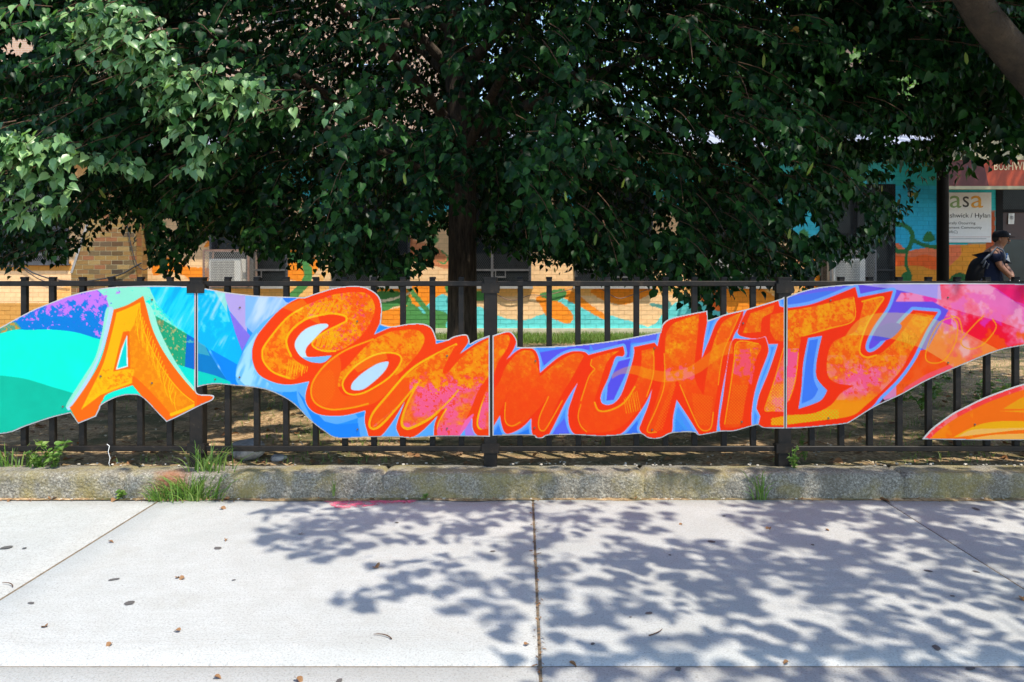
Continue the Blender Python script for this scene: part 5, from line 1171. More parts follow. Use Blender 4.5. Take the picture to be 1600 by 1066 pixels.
def leaves_mesh(name, P, Yd, Nd, S, mat, LV=LV, LF=LF):
    Yd = unit(Yd); Xd = unit(np.cross(Yd, Nd)); Zd = np.cross(Xd, Yd); n, k = len(P), len(LV)
    V = P[:, None, :] + S[:, None, None] * (LV[None, :, 0:1] * Xd[:, None, :] + LV[None, :, 1:2] * Yd[:, None, :] + LV[None, :, 2:3] * Zd[:, None, :])
    F = (LF[None] + (np.arange(n) * k)[:, None, None]).reshape(-1, LF.shape[1])
    return np_mesh(name, V.reshape(-1, 3), F, mat, True)
def sprays(P, D, nl, L, size, rng, droop=.55):
    """twigs at P (n,3) heading D (n,3); nl leaves each. Returns leaf arrays and twig polylines"""
    n = len(P); t = np.linspace(.08, 1, nl); D = unit(D)
    Ln = L * rng.uniform(.6, 1.3, n)
    sag = droop * rng.uniform(.5, 1.4, n)
    def at(tt):
        return P[:, None, :] + Ln[:, None, None] * (D[:, None, :] * tt[None, :, None] + np.array([0, 0, -1.])[None, None, :] * (sag[:, None] * tt[None, :] ** 2)[..., None] * .6)
    C = at(t); T = unit(at(t + .02) - at(t - .02))
    side = unit(np.cross(T, np.array([0, 0, 1.]) + rng.normal(0, .25, (n, 1, 3))))
    sg = np.where(np.arange(nl) % 2 == 0, 1., -1.)[None, :, None]
    outv = unit(D * np.array([1, 1, 0]))[:, None, :]
    Yd = unit(side * sg * .75 + T * .45 + np.array([0, 0, -.70]) + rng.normal(0, .38, C.shape))
    Nd = unit(np.array([0, 0, .75]) + outv * .45 + np.array([0.12, -.38, 0]) + rng.normal(0, .42, C.shape))
    pet = side * sg * .03 * rng.uniform(.4, 1.6, (n, nl, 1)) + np.array([0, 0, -.012])
    S = size * rng.uniform(.62, 1.22, (n, nl)) * (1 - .25 * (t[None, :] > .9))
    tw = at(np.array([0, .35, .7, 1.0]))
    return (C + pet).reshape(-1, 3), Yd.reshape(-1, 3), Nd.reshape(-1, 3), S.ravel(), tw
def twigs_mesh(name, tw, r, mat):
    n, m, _ = tw.shape; T = unit(np.diff(tw, axis=1)); T = np.concatenate([T, T[:, -1:]], 1)
    a = unit(np.cross(T, np.array([.3, .1, 1.]))); b = np.cross(T, a); R = r * np.linspace(1, .35, m)[None, :, None]
    V = np.stack([tw + R * (a * math.cos(q) + b * math.sin(q)) for q in (0, 2.094, 4.189)], 2).reshape(-1, 3)
    F = []; base = np.arange(n)[:, None] * m * 3
    for j in range(m - 1):
        for k in range(3):
            F.append(np.stack([base[:, 0] + j * 3 + k, base[:, 0] + j * 3 + (k + 1) % 3, base[:, 0] + (j + 1) * 3 + (k + 1) % 3, base[:, 0] + (j + 1) * 3 + k], 1))
    return np_mesh(name, V, np.concatenate(F), mat, True)
def ground_hit(P): k = P[:, 2] / SN[2]; return P[:, 0] - SN[0] * k, P[:, 1] - SN[1] * k
def board_hit(P):
    k = (BY - P[:, 1]) / -SN[1]; return P[:, 0] - SN[0] * k, P[:, 2] - SN[2] * k, k > 0
def px_of(P): return CX + P[:, 0] / P[:, 1] * FPX, HY - (P[:, 2] - EYE) / P[:, 1] * FPX

# sun patches wanted on the slabs: (photo x, y, half-width, half-height)
HOL = [(845,802,12,5),(950,797,22,5),(962,833,42,8),(855,852,14,5),(895,851,12,4),(1020,792,20,4),(1100,792,25,5),(1185,810,26,5),(1160,852,14,5),(1300,815,30,8),(1345,817,25,9),(1250,829,22,6),(1240,860,24,5),(1290,867,22,6),(1420,877,22,6),(1430,862,22,4),(1440,912,28,6),(1370,937,20,6),(1382,955,13,7),(1495,972,52,14),(1415,980,25,6),(1390,1004,16,6),(1500,1007,22,8),(1575,997,26,9),(1570,950,20,6),(1565,1025,16,8),(1085,892,20,10),(1012,876,10,5),(1020,905,22,9),(925,887,12,5),(890,925,42,19),(895,945,32,15),(950,922,18,7),(812,907,14,6),(1170,930,24,12),(1210,960,32,14),(1180,980,36,13),(1265,960,32,16),(1100,970,48,23),(1050,980,22,8),(1000,975,48,21),(910,985,42,17),(960,1000,32,17),(880,1012,32,11),(1065,1005,22,7),(1125,1005,38,16),(1102,1020,16,9),(1340,1035,38,11),(1300,1030,16,8),(1150,1032,30,9),(1000,1034,22,6),(1100,1050,55,14),(1175,1058,48,9),(875,1055,62,13),(820,960,26,20),(815,1040,30,20),(1580,892,22,6),(1560,847,32,6),(1560,830,16,5),(1475,791,20,4),(675,825,36,13),(650,855,34,13),(725,860,48,13),(770,885,48,17),(680,905,16,8),(750,830,14,5),(575,840,24,7),(555,852,12,5),(685,885,20,6),(700,930,22,9),(740,935,16,5),(775,795,12,5),(520,790,20,5),(600,870,14,6),(1030,850,16,4),(1500,850,16,4),(1130,880,10,3),(1340,890,14,4)]
LITP = [(-900,778),(415,778),(425,790),(395,800),(440,812),(402,836),(412,850),(455,868),(520,872),(578,878),(602,890),(596,905),(560,918),(528,932),(522,950),(545,948),(580,938),(625,930),(650,922),(672,938),(690,955),(738,958),(760,985),(775,1010),(772,1040),(790,1080),(820,1500),(-900,1500)]
litc = Canvas(-900, 775, 1700, 1180, .5); LITM = litc.poly(LITP)
for hx_, hy_, ra, rb in HOL:
    s_ = FPX * EYE / (hy_ - HY) ; ex = 0.014 * (hy_ - HY) / EYE; ey = 0.014 * (hy_ - HY) ** 2 / EYE / FPX
    LITM |= ((litc.X - hx_) / (ra * .64 + ex)) ** 2 + ((litc.Y - hy_) / (rb * .66 + ey)) ** 2 < 1
litc.a[..., 0] = LITM
def lit_on_slab(gx, gy):
    ok = (gy > 1.9) & (gy < KY0 + .0); px = CX + gx / np.maximum(gy, .1) * FPX; py = HY + EYE / np.maximum(gy, .1) * FPX
    return ok & (litc.sample(px, np.clip(py, 776, 1179))[:, 0] > .5)
def lit_on_lawn(gx, gy):
    q = (gy > 4.28) & (gy < 6.2) & (gx > -3.4) & (gx < 1.4)
    return q & (fbm(gx + 70, gy + 70, .34, 6, 3) > .50 + .08 * (gx > -.9) - .16 * (gy < 5.3) * (gx < -.7))
def keep_board(P, m=.11):
    bx_, bz_, ok = board_hit(P); return ~(ok & (bz_ > .18 - m) & (bz_ < 1.12 + m) & (bx_ > -3.2) & (bx_ < 3.1))

leaf_me = mesh_from('leaf', LV, [tuple(f) for f in LF], M['leaf'], True)
leaf_me2 = mesh_from('leaf', LV, [tuple(f) for f in LF], M['leaf_sun_tint'], True)
def place_single_leaves(root, P, Yd, Nd, S, k, score, lme=None, light=None):
    idx = np.argsort(-score)[:k]; Yu = unit(Yd); Xu = unit(np.cross(Yu, Nd)); Zu = np.cross(Xu, Yu)
    for i in idx:
        m = Matrix(((Xu[i, 0], Yu[i, 0], Zu[i, 0], P[i, 0]), (Xu[i, 1], Yu[i, 1], Zu[i, 1], P[i, 1]), (Xu[i, 2], Yu[i, 2], Zu[i, 2], P[i, 2]), (0, 0, 0, 1))) @ Matrix.Scale(S[i], 4)
        o = bpy.data.objects.new('leaf', lme if lme is not None and light[i] else leaf_me); link(o, root); o.matrix_local = Matrix.Translation(-root.location) @ m
    keep = np.ones(len(P), bool); keep[idx] = False; return keep

# ---- the linden behind the fence
rg = np.random.default_rng(11)
TB = Vector(((722 - CX) / FPX * 8.0, 8.0, .08)); linden = thing('linden_tree', 'large dark green linden tree with a low hanging crown behind the fence', 'tree', TB)
m_ = MB(); tr = []
for z, r, dx in ((0, .21, 0), (.12, .172, 0), (.5, .150, 0), (1.2, .142, .003), (1.8, .139, .005), (2.3, .135, .0), (3.0, .12, -.05), (4.0, .09, -.1), (5.2, .055, -.05), (6.5, .02, .05)): tr.append(((dx, 0, z), r))
m_.tube([t_[0] for t_ in tr], [t_[1] for t_ in tr], 16); m_.build('trunk', M['bark'], linden, True)
limbs = []
for az, z0, ln, up in ((200, 1.9, 4.2, .12), (170, 2.2, 4.0, .2), (235, 2.0, 4.0, .10), (255, 2.3, 3.6, .16), (285, 2.1, 3.4, .14), (315, 2.2, 4.2, .12), (345, 2.4, 4.5, .15), (10, 2.6, 3.8, .3), (60, 2.8, 2.3, .4), (120, 2.9, 2.5, .4), (215, 3.0, 3.6, .45), (270, 3.2, 3.2, .5), (330, 3.1, 3.8, .45), (180, 3.4, 3.0, .6), (30, 3.6, 2.6, .6)):
    a = math.radians(az); P = []; x = Vector((0, 0, z0)); d = Vector((math.cos(a), math.sin(a), up + .35)).normalized()
    for k in range(8):
        P.append(tuple(x)); x = x + d * ln / 7; d = (d + Vector((random.uniform(-.12, .12), random.uniform(-.12, .12), -.075 + random.uniform(-.05, .05)))).normalized()
    m_ = MB(); m_.tube(P, [.06 * (1 - .13 * k) for k in range(8)], 8); m_.build('limb', M['bark'], linden, True); limbs.append([Vector(p) + TB for p in P])
# low rim of the crown as a height over the lawn along x
LOWX = (np.array([-60, 0, 40, 62, 100, 135, 148, 175, 225, 236, 262, 285, 305, 330, 350, 400, 450, 500, 560, 600, 650, 672, 690, 735, 760, 830, 880, 940, 1000, 1050, 1080, 1112, 1135, 1200, 1262, 1290, 1350, 1400, 1425, 1445, 1500, 1700]) - CX) / 191.
LOWY = np.array([455, 440, 405, 395, 408, 395, 345, 330, 342, 400, 428, 425, 400, 352, 358, 390, 398, 412, 425, 440, 436, 405, 352, 342, 372, 398, 408, 424, 432, 455, 478, 470, 442, 438, 442, 400, 395, 340, 285, 245, 215, 200])
def low_rim(x, y): # height of the lowest leaves of this crown; hangs lower in tassels, same everywhere along a sight line from the street is not needed
    return EYE + (HY - np.interp(x, LOWX, LOWY)) / 191.
def crown(n, cen, ra, rng, front=0.0):
    out = []
    while sum(len(o) for o in out) < n:
        q = rng.normal(0, 1, (n, 3)); q = unit(q) * rng.uniform(.30, 1, (n, 1)) ** .45; p = q * np.array(ra) + np.array(cen); out.append(p)
    return np.concatenate(out)[:n]
cen = np.array([TB.x + .1, 7.0, 3.7])
P0 = crown(15500, cen, (6.1, 3.1, 3.9), rg)
P0b = np.stack([rg.uniform(-3.6, 2.9, 2100), rg.uniform(4.35, 5.9, 2100), rg.uniform(1.35, 3.5, 2100)], 1)   # street side boughs
cl = fbm(P0b[:, 0] + 30, P0b[:, 2] * 1.5 + 30, 1.1, 3, 3); P0b = P0b[cl + rg.uniform(-.06, .06, len(cl)) > .44]
bo = []                                                          # sunlit boughs reaching out over the fence
for pl, nb_ in (([(-60, 190), (40, 225), (130, 225), (215, 262)], 90), ([(165, -20), (225, 60), (290, 115), (330, 190)], 90), ([(-40, 262), (60, 290), (160, 300), (250, 268), (335, 235)], 100), ([(340, 120), (420, 130), (490, 165)], 36), ([(590, 40), (650, 50)], 10), ([(560, 150), (640, 215), (690, 245)], 24), ([(760, 260), (840, 235), (930, 205)], 26), ([(1110, 190), (1190, 160), (1230, 250)], 22)):
    q = np.array([tuple(W(x, y, 4.25)) for x, y in pl]); tt = rg.uniform(0, len(q) - 1.001, nb_); i_ = tt.astype(int); f_ = (tt - i_)[:, None]
    bo.append(q[i_] * (1 - f_) + q[i_ + 1] * f_ + rg.normal(0, 1, (nb_, 3)) * np.array([.06, .14, .05]))
P0d = np.stack([rg.uniform(-6.4, 4.6, 2800), rg.uniform(7.2, 10.2, 2800), rg.uniform(2.3, 5.4, 2800)], 1); P0b = np.concatenate([P0b, P0d])
P0c = np.concatenate(bo); LIGHTX = -.95   # left outer boughs get the pale leaves: sun highlights put into the colour
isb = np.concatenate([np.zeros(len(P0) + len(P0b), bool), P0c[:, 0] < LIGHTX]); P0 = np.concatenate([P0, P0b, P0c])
okP = ((P0[:, 2] > low_rim(P0[:, 0] * 6.5 / P0[:, 1], 0) + .06) & (P0[:, 1] > 3.8) & (P0[:, 1] < 10.4)); P0 = P0[okP]; isb = isb[okP]
D0 = unit(P0 - cen) + np.array([0, -.25, 0]) + rg.normal(0, .45, P0.shape); D0[:, 2] = D0[:, 2] * .4 - .05
nearm = P0[:, 1] < 6.4
vis = []
lp, ly, ln_, ls, tws = [], [], [], [], []
for msk, nl, Lg, sz in ((nearm, 18, .34, .054), (~nearm, 15, .42, .062)):
    a, b, c, d, tw = sprays(P0[msk], D0[msk], nl, Lg, sz, rg); lp.append(a); ly.append(b); ln_.append(c); ls.append(d); tws.append(tw)
lp = np.concatenate(lp); ly = np.concatenate(ly); ln_ = np.concatenate(ln_); ls = np.concatenate(ls); tws = np.concatenate(tws)
gx_, gy_ = ground_hit(lp); rim = low_rim(lp[:, 0] * 6.5 / lp[:, 1], 0)
k = (lp[:, 2] > rim + rg.normal(0, .05, len(lp))) & keep_board(lp) & ~lit_on_slab(gx_, gy_) & ~(lit_on_lawn(gx_, gy_) & ((gx_ > -2.1) | (gy_ < 4.9) | (lp[:, 1] > 4.9) | (lp[:, 2] < 1.7))) & (lp[:, 1] > 3.6)
k &= ~((lp[:, 2] > 1.9) & (lp[:, 1] < 3.9))
# gaps where the wall and the roof show between the boughs
GAPS = []; ux = lp[:, 0] / lp[:, 1]; uz = (lp[:, 2] - EYE) / lp[:, 1]
for gx0, gy0, rx_, ry_ in ((28, 80, 22, 32), (120, 262, 18, 14), (370, 112, 18, 12), (265, 345, 22, 14), (1110, 216, 16, 9), (640, 380, 24, 14), (320, 385, 10, 20), (1035, 352, 26, 16), (1260, 352, 22, 22), (1325, 345, 26, 36), (1385, 213, 60, 10), (1400, 280, 55, 34), (1440, 350, 40, 30), (1290, 330, 14, 12), (1230, 262, 16, 8), (1330, 90, 18, 28), (1375, 70, 26, 16), (1420, 130, 20, 22), (690, 376, 12, 26), (845, 330, 5, 4)):
    GAPS.append((gx0, gy0, rx_, ry_)); e = (((ux * FPX + CX - gx0) / rx_) ** 2 + ((-uz * FPX + HY - gy0) / ry_) ** 2); k &= ~(e < .85 + rg.normal(0, .35, len(lp)) + (fbm(ux * 60 + 50, uz * 60 + 50, 1.0, 8, 3) - .5) * 3.2)
n1_ = int(nearm.sum()) * 18; frac = np.concatenate([k[:n1_].reshape(-1, 18).mean(1), k[n1_:].reshape(-1, 15).mean(1)])
lp, ly, ln_, ls = lp[k], ly[k], ln_[k], ls[k]
ppx_, ppy_ = px_of(lp); infr = (ppx_ > 5) & (ppx_ < 1595) & (ppy_ > 5) & (ppy_ < 470)
sc_ = infr * ls / lp[:, 1]
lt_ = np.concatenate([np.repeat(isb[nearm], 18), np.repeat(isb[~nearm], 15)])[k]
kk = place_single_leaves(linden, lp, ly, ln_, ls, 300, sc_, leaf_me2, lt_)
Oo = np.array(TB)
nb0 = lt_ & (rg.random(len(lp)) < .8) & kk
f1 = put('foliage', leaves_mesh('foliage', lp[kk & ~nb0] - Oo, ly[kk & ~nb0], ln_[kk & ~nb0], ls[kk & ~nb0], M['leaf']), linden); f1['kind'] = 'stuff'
f2 = put('sun_tinted_foliage', leaves_mesh('sun_tinted_foliage', lp[nb0] - Oo, ly[nb0], ln_[nb0], ls[nb0], M['leaf_sun_tint']), linden); f2['kind'] = 'stuff'; f2['label'] = 'leaves on the left outer boughs with sun highlights put into their colour'
tk = tws[(frac > .62) & (tws[:, -1, 2] > low_rim(tws[:, -1, 0] * 6.5 / tws[:, -1, 1], 0)) & keep_board(tws[:, -1])]
tx_, ty_ = px_of(tk.reshape(-1, 3)); okt = np.ones(len(tx_), bool)
for q in GAPS: okt &= ((tx_ - q[0]) / q[2]) ** 2 + ((ty_ - q[1]) / q[3]) ** 2 > 1.15
tk = tk[okt.reshape(tk.shape[:2]).all(1)]
put('twigs', twigs_mesh('twigs', tk - Oo, .0042, M['twig']), linden)['kind'] = 'stuff'
# hanging pale seed bracts and a few yellowed leaves
bi = rg.choice(len(lp), 1500, False); bp_ = lp[bi] + rg.normal(0, .03, (1500, 3)) + np.array([0, -.03, -.04]); by_ = rg.normal(0, .35, (1500, 3)) + np.array([0, 0, -1.]); bn_ = rg.normal(0, .5, (1500, 3)) + np.array([0, -1., .3])
put('seed_bracts', leaves_mesh('seed_bracts', bp_ - Oo, by_, bn_, rg.uniform(.04, .075, 1500), M['bract'], BV, BF), linden)['kind'] = 'stuff'
yi = rg.choice(len(lp), 110, False); put('yellow_leaves', leaves_mesh('yellow_leaves', lp[yi] + rg.normal(0, .02, (110, 3)) + np.array([0, -.05, -.02]) - Oo, ly[yi], ln_[yi], ls[yi] * .7, M['yellow_leaf']), linden)['kind'] = 'stuff'

# ---- street tree over the pavement, trunk just outside on the right
TS = Vector((3.75, 4.9, .10)); street = thing('street_tree', 'leaning tree with a thick brown limb crossing the upper right corner', 'tree', TS)
m_ = MB(); m_.tube([(0, 0, -.05), (0, 0, .25), (-.1, -.02, .8), (-.35, -.1, 1.45), (-.62, -.2, 1.85)], [.24, .18, .16, .145, .13], 14); m_.build('trunk', M['bark'], street, True)
def stl(x, y, D): v = W(x, y, D); return tuple(v - TS)
m_ = MB(); m_.tube([(-.60, -.19, 1.82), stl(1655, 165, 4.45), stl(1612, 118, 4.35), stl(1570, 70, 4.25), stl(1535, 25, 4.15), stl(1505, -25, 4.05), stl(1490, -90, 3.9), (-2.2, -1.3, 3.2)], [.112, .104, .097, .090, .084, .078, .070, .055], 14); m_.build('limb', M['limb_bark'], street, True)
for P_ in ([(-2.2, -1.3, 3.2), (-3.0, -1.6, 4.3), (-3.9, -1.9, 5.1), (-4.8, -2.2, 5.6)], [(-2.0, -1.0, 3.0), (-2.4, -.2, 3.9), (-2.9, .5, 4.7), (-3.3, 1.0, 5.4)], [(-.35, -.1, 1.45), (.2, .1, 2.6), (.4, .3, 4.0), (.2, .2, 5.4)], [(.3, .2, 3.2), (-.8, .9, 4.4), (-1.8, 1.4, 5.4)]):
    m_ = MB(); m_.tube(P_, [.06, .045, .03, .012], 8); m_.build('limb', M['limb_bark'], street, True)
n_ = 4500
gxx = rg.uniform(-2.6, 4.9, n_); gyy = rg.uniform(1.3, 9.6, n_); zz = np.where(gyy < 4.3, rg.uniform(2.9, 4.9, n_), rg.uniform(3.7, 6.4, n_))
kz = zz / SN[2]; Pc = np.stack([gxx + SN[0] * kz, gyy + SN[1] * kz, zz], 1)
sel = ((gyy < 4.3) & (gxx > -1.35) & (rg.random(n_) < .8)) | ((gyy > 4.3) & (gxx > -2.1 + .6 * rg.random(n_)))
Pc = Pc[sel]
Dc = unit(Pc - np.array([2.2, 2.5, 4.0])) + rg.normal(0, .4, Pc.shape); Dc[:, 2] = Dc[:, 2] * .4 - .08
a, b, c, d, tw = sprays(Pc, Dc, 10, .40, .098, rg)
# part of the crown in the picture at the upper right
Pr = np.stack([rg.uniform(1.6, 4.4, 1150), rg.uniform(4.7, 7.5, 1150), rg.uniform(2.15, 4.6, 1150)], 1)
Pr = Pr[(Pr[:, 2] > EYE + .145 * Pr[:, 1] + .12) & (Pr[:, 0] / Pr[:, 1] > .34)]
Dr = rg.normal(0, .6, Pr.shape) + np.array([-.4, -.3, -.1]); a2, b2, c2, d2, tw2 = sprays(Pr, Dr, 13, .42, .075, rg)
kx, ky = px_of(a2); lowr = np.interp(kx, [1200, 1330, 1420, 1455, 1500, 1530, 1560, 1700], [238, 215, 238, 228, 292, 252, 240, 250])
kk2 = (ky < lowr + rg.normal(0, 8, len(ky))) & ~((kx - 1345) ** 2 / 26 ** 2 + (ky - 95) ** 2 / 34 ** 2 < .8 + rg.normal(0, .5, len(kx))) & ~((kx - 1410) ** 2 / 34 ** 2 + (ky - 140) ** 2 / 40 ** 2 < .8 + rg.normal(0, .5, len(kx))) & ~((kx - 1400) ** 2 / 80 ** 2 + (ky - 212) ** 2 / 10 ** 2 < 1)
kk2 &= ~((kx > 1470) & (ky < 150 + (kx - 1470) * .4) & (a2[:, 1] < 4.9))
a2, b2, c2, d2 = a2[kk2], b2[kk2], c2[kk2], d2[kk2]
gx_, gy_ = ground_hit(a); lit = lit_on_slab(gx_, gy_)
k = keep_board(a) & ~lit & ~lit_on_lawn(gx_, gy_) & (a[:, 2] > EYE + .36 * np.maximum(a[:, 1], 0) + .05)
kr = ((gy_ > KY0) & (gy_ < 4.32) & (fbm(gx_ + 20, gy_ * 2 + 20, .3, 5, 2) > .60)); k &= ~kr
fr2 = k.reshape(-1, 10).mean(1)
a, b, c, d = a[k], b[k], c[k], d[k]
Os = np.array(TS)
put('foliage', leaves_mesh('foliage', np.concatenate([a]) - Os, b, c, d, M['leaf'], LV4, LF4), street)['kind'] = 'stuff'
kp = keep_board(a2) & ~lit_on_slab(*ground_hit(a2)); a2, b2, c2, d2 = a2[kp], b2[kp], c2[kp], d2[kp]
sx2, sy2 = px_of(a2); kk3 = place_single_leaves(street, a2, b2, c2, d2, 120, d2 / a2[:, 1] * ((sx2 < 1595) & (sy2 > 8)))
put('foliage', leaves_mesh('foliage', a2[kk3] - Os, b2[kk3], c2[kk3], d2[kk3], M['leaf']), street)['kind'] = 'stuff'
tw = tw[:, :, :]; e1 = tw[:, -1]; kt = (fr2 > .6) & keep_board(e1) & ~lit_on_slab(*ground_hit(e1)) & keep_board(tw[:, 0]) & ~lit_on_slab(*ground_hit(tw[:, 0])) & (e1[:, 2] > EYE + .36 * np.maximum(e1[:, 1], 0) + .2)
put('twigs', twigs_mesh('twigs', tw[kt] - Os, .005, M['twig']), street)['kind'] = 'stuff'

# ---- trees behind the building, and an unseen shade tree added right of the lawn
def far_tree(loc, cen, ra, n, size, label, seed, hgt):
    r_ = np.random.default_rng(seed); T_ = Vector(loc); th = thing('tree', label, 'tree', T_, 'trees beyond the roof')
    m_ = MB(); c_ = Vector(cen) - T_; m_.tube([(0, 0, -.3), (0, 0, 1.5), (c_.x * .4, c_.y * .4, c_.z * .7), tuple(c_)], [.28, .22, .16, .06], 10); m_.build('trunk', M['bark'], th, True)
    P = crown(n, cen, ra, r_); cl_ = fbm(P[:, 0] * 1. + 99, P[:, 2] + P[:, 1] * .7 + 99, 1.4, seed, 3); P = P[cl_ > .42]
    D = unit(P - np.array(cen)) + r_.normal(0, .4, P.shape); a, b, c, d, tw = sprays(P, D, 9, .8, size, r_)
    put('foliage', leaves_mesh('foliage', a - np.array(T_), b, c, d, M['leaf_far'], LV4, LF4), th)['kind'] = 'stuff'
# unseen tree right of the lawn, added to shade the entrance and wall
r_ = np.random.default_rng(77); TL = Vector((8.9, 9.3, .08)); lt = thing('tree', 'unseen tree right of the lawn, added to shade the entrance', 'tree', TL)
m_ = MB(); m_.tube([(0, 0, -.1), (0, 0, .6), (-.1, .05, 2.4), (-.3, .1, 4.2), (-.6, .2, 6.4)], [.22, .17, .14, .10, .03], 12); m_.build('trunk', M['bark'], lt, True)
for dx, dy, dz in ((-2.0, -.6, 2.2), (-1.6, 1.2, 2.4), (1.2, .4, 2.0), (.4, -1.4, 2.2)):
    m_ = MB(); m_.tube([(-.3, .1, 4.0), (-.3 + dx * .5, .1 + dy * .5, 4.0 + dz * .6), (-.3 + dx, .1 + dy, 4.0 + dz)], [.06, .04, .015], 8); m_.build('limb', M['bark'], lt, True)
PL = crown(1500, (8.8, 9.7, 6.4), (3.1, 2.2, 2.0), r_); DL = unit(PL - np.array([8.8, 9.7, 6.4])) + r_.normal(0, .4, PL.shape); al, bl_, c_l, dl_, tl = sprays(PL, DL, 12, .5, .09, r_)
ok_ = (al[:, 2] > EYE + .350 * al[:, 1]); put('foliage', leaves_mesh('foliage', al[ok_] - np.array(TL), bl_[ok_], c_l[ok_], dl_[ok_], M['leaf'], LV4, LF4), lt)['kind'] = 'stuff'
far_tree((8.2, 21, 0), (8.4, 21, 5.6), (3.6, 2.5, 3.6), 1700, .16, 'bright sunlit tree standing beyond the metal roof left of the black pole', 21, 6)
far_tree((13.8, 23, 0), (13.6, 23, 6.0), (3.2, 2.5, 3.4), 1300, .16, 'sunlit tree beyond the roof at the far right edge', 22, 6)
far_tree((2.2, 23, 0), (2.4, 23, 6.6), (3.8, 2.5, 3.6), 1300, .16, 'tree beyond the roof seen through gaps right of the linden trunk', 23, 6)

# ------------------------------------------------------------------ grass, weeds, litter, stones
def blades(name, P, H, lean, wd, mat, parent=None, rng=rg, seg=3):
    """curved grass blades: P (n,3) roots, H heights, lean (n,2) horizontal reach"""
    n = len(P); t = np.linspace(0, 1, seg + 1); ctr = P[:, None, :] + np.stack([lean[:, None, 0] * t[None] ** 1.7, lean[:, None, 1] * t[None] ** 1.7, H[:, None] * np.sin(t[None] * 1.35) / math.sin(1.35)], 2)
    az = rng.uniform(0, math.pi, n); sd_ = np.stack([np.cos(az), np.sin(az), 0 * az], 1); w_ = wd * (1 - t ** 1.8) * .5; w_[-1] = 0.0003
    Lf = ctr - sd_[:, None, :] * w_[None, :, None]; Rt = ctr + sd_[:, None, :] * w_[None, :, None]; V = np.stack([Lf, Rt], 2).reshape(-1, 3); m = (seg + 1) * 2
    F = np.concatenate([np.stack([np.arange(n) * m + 2 * j, np.arange(n) * m + 2 * j + 1, np.arange(n) * m + 2 * j + 3, np.arange(n) * m + 2 * j + 2], 1) for j in range(seg)])
    return put(name, np_mesh(name, V, F, mat, True), parent)
n = 26000; gx = rg.uniform(-6, 9, n); gy = KY0 + .25 + rg.random(n) ** 1.3 * 9.4
dens = fbm(gx + 40, gy + 40, .8, 4, 3) + np.where((gx > 1.5) & (gy > 4.9), .22, 0) + sm(gy, 9, 12.5) * .4 - sm(5.2 - gy, 0, 1) * .10
kp = dens > .52; gx, gy = gx[kp], gy[kp]; n = len(gx); hh = rg.uniform(.02, .06, n) * (1 + sm(gy, 10, 13))
tag(blades('grass', np.stack([gx, gy, lawn_z(gx, gy) - .004], 1), hh, rg.normal(0, .025, (n, 2)), .004, M['grass']), 'patchy short grass on the soil behind the fence', 'grass', kind='stuff')
n = 42000; gx = rg.uniform(-7, 8, n); gy = rg.uniform(12.0, 13.80, n)
tag(blades('grass', np.stack([gx, gy, lawn_z(gx, gy) - .004], 1), rg.uniform(.05, .12, n), rg.normal(0, .03, (n, 2)), .008, M['grass'], seg=2), 'denser green grass strip at the foot of the mural wall', 'grass', kind='stuff')
# straw and bark crumbs, brown leaf litter
n = 14000; gx = rg.uniform(-5, 6, n); gy = KY0 + .23 + rg.random(n) ** 1.6 * 5.5; P = np.stack([gx, gy, lawn_z(gx, gy) + .004], 1)
yd = rg.normal(0, 1, (n, 3)); yd[:, 2] *= .12; nd = rg.normal(0, .25, (n, 3)); nd[:, 2] = 1
tag(put('leaf_litter', leaves_mesh('leaf_litter', P, yd, nd, rg.uniform(.012, .042, n), M['straw'], BV, BF)), 'straw and crumbled leaves over the soil', 'litter', kind='stuff')
n = 900; gx = rg.uniform(-5, 6, n); gy = KY0 + .23 + rg.random(n) ** 1.5 * 5.5; P = np.stack([gx, gy, lawn_z(gx, gy) + .008], 1); yd = rg.normal(0, 1, (n, 3)); yd[:, 2] *= .2; nd = rg.normal(0, .4, (n, 3)); nd[:, 2] = 1
tag(put('leaf_litter', leaves_mesh('leaf_litter', P, yd, nd, rg.uniform(.025, .06, n), M['dry_leaf'])), 'brown fallen leaves on the soil', 'litter', kind='stuff')
n = 620; gx = rg.uniform(-4, 5, n); kf = rg.random(n) < .75; gy = np.where(kf, KY0 - .006 - rg.random(n) ** 2 * .05, rg.uniform(2.2, 4.0, n)); jn = (~kf) & (rg.random(n) < .8); gx = np.where(jn, .049 + rg.normal(0, .006, n), gx); kp = kf | jn; gx, gy = gx[kp], gy[kp]; n = len(gx)
P = np.stack([gx, gy, np.full(n, .004)], 1); yd = rg.normal(0, 1, (n, 3)); yd[:, 2] *= .2; nd = rg.normal(0, .4, (n, 3)); nd[:, 2] = 1
tag(put('crumbs', leaves_mesh('crumbs', P, yd, nd, rg.uniform(.005, .022, n), M['dry_leaf'], BV, BF)), 'bits of dry leaf gathered at the kerb foot and in the centre joint', 'litter', kind='stuff')
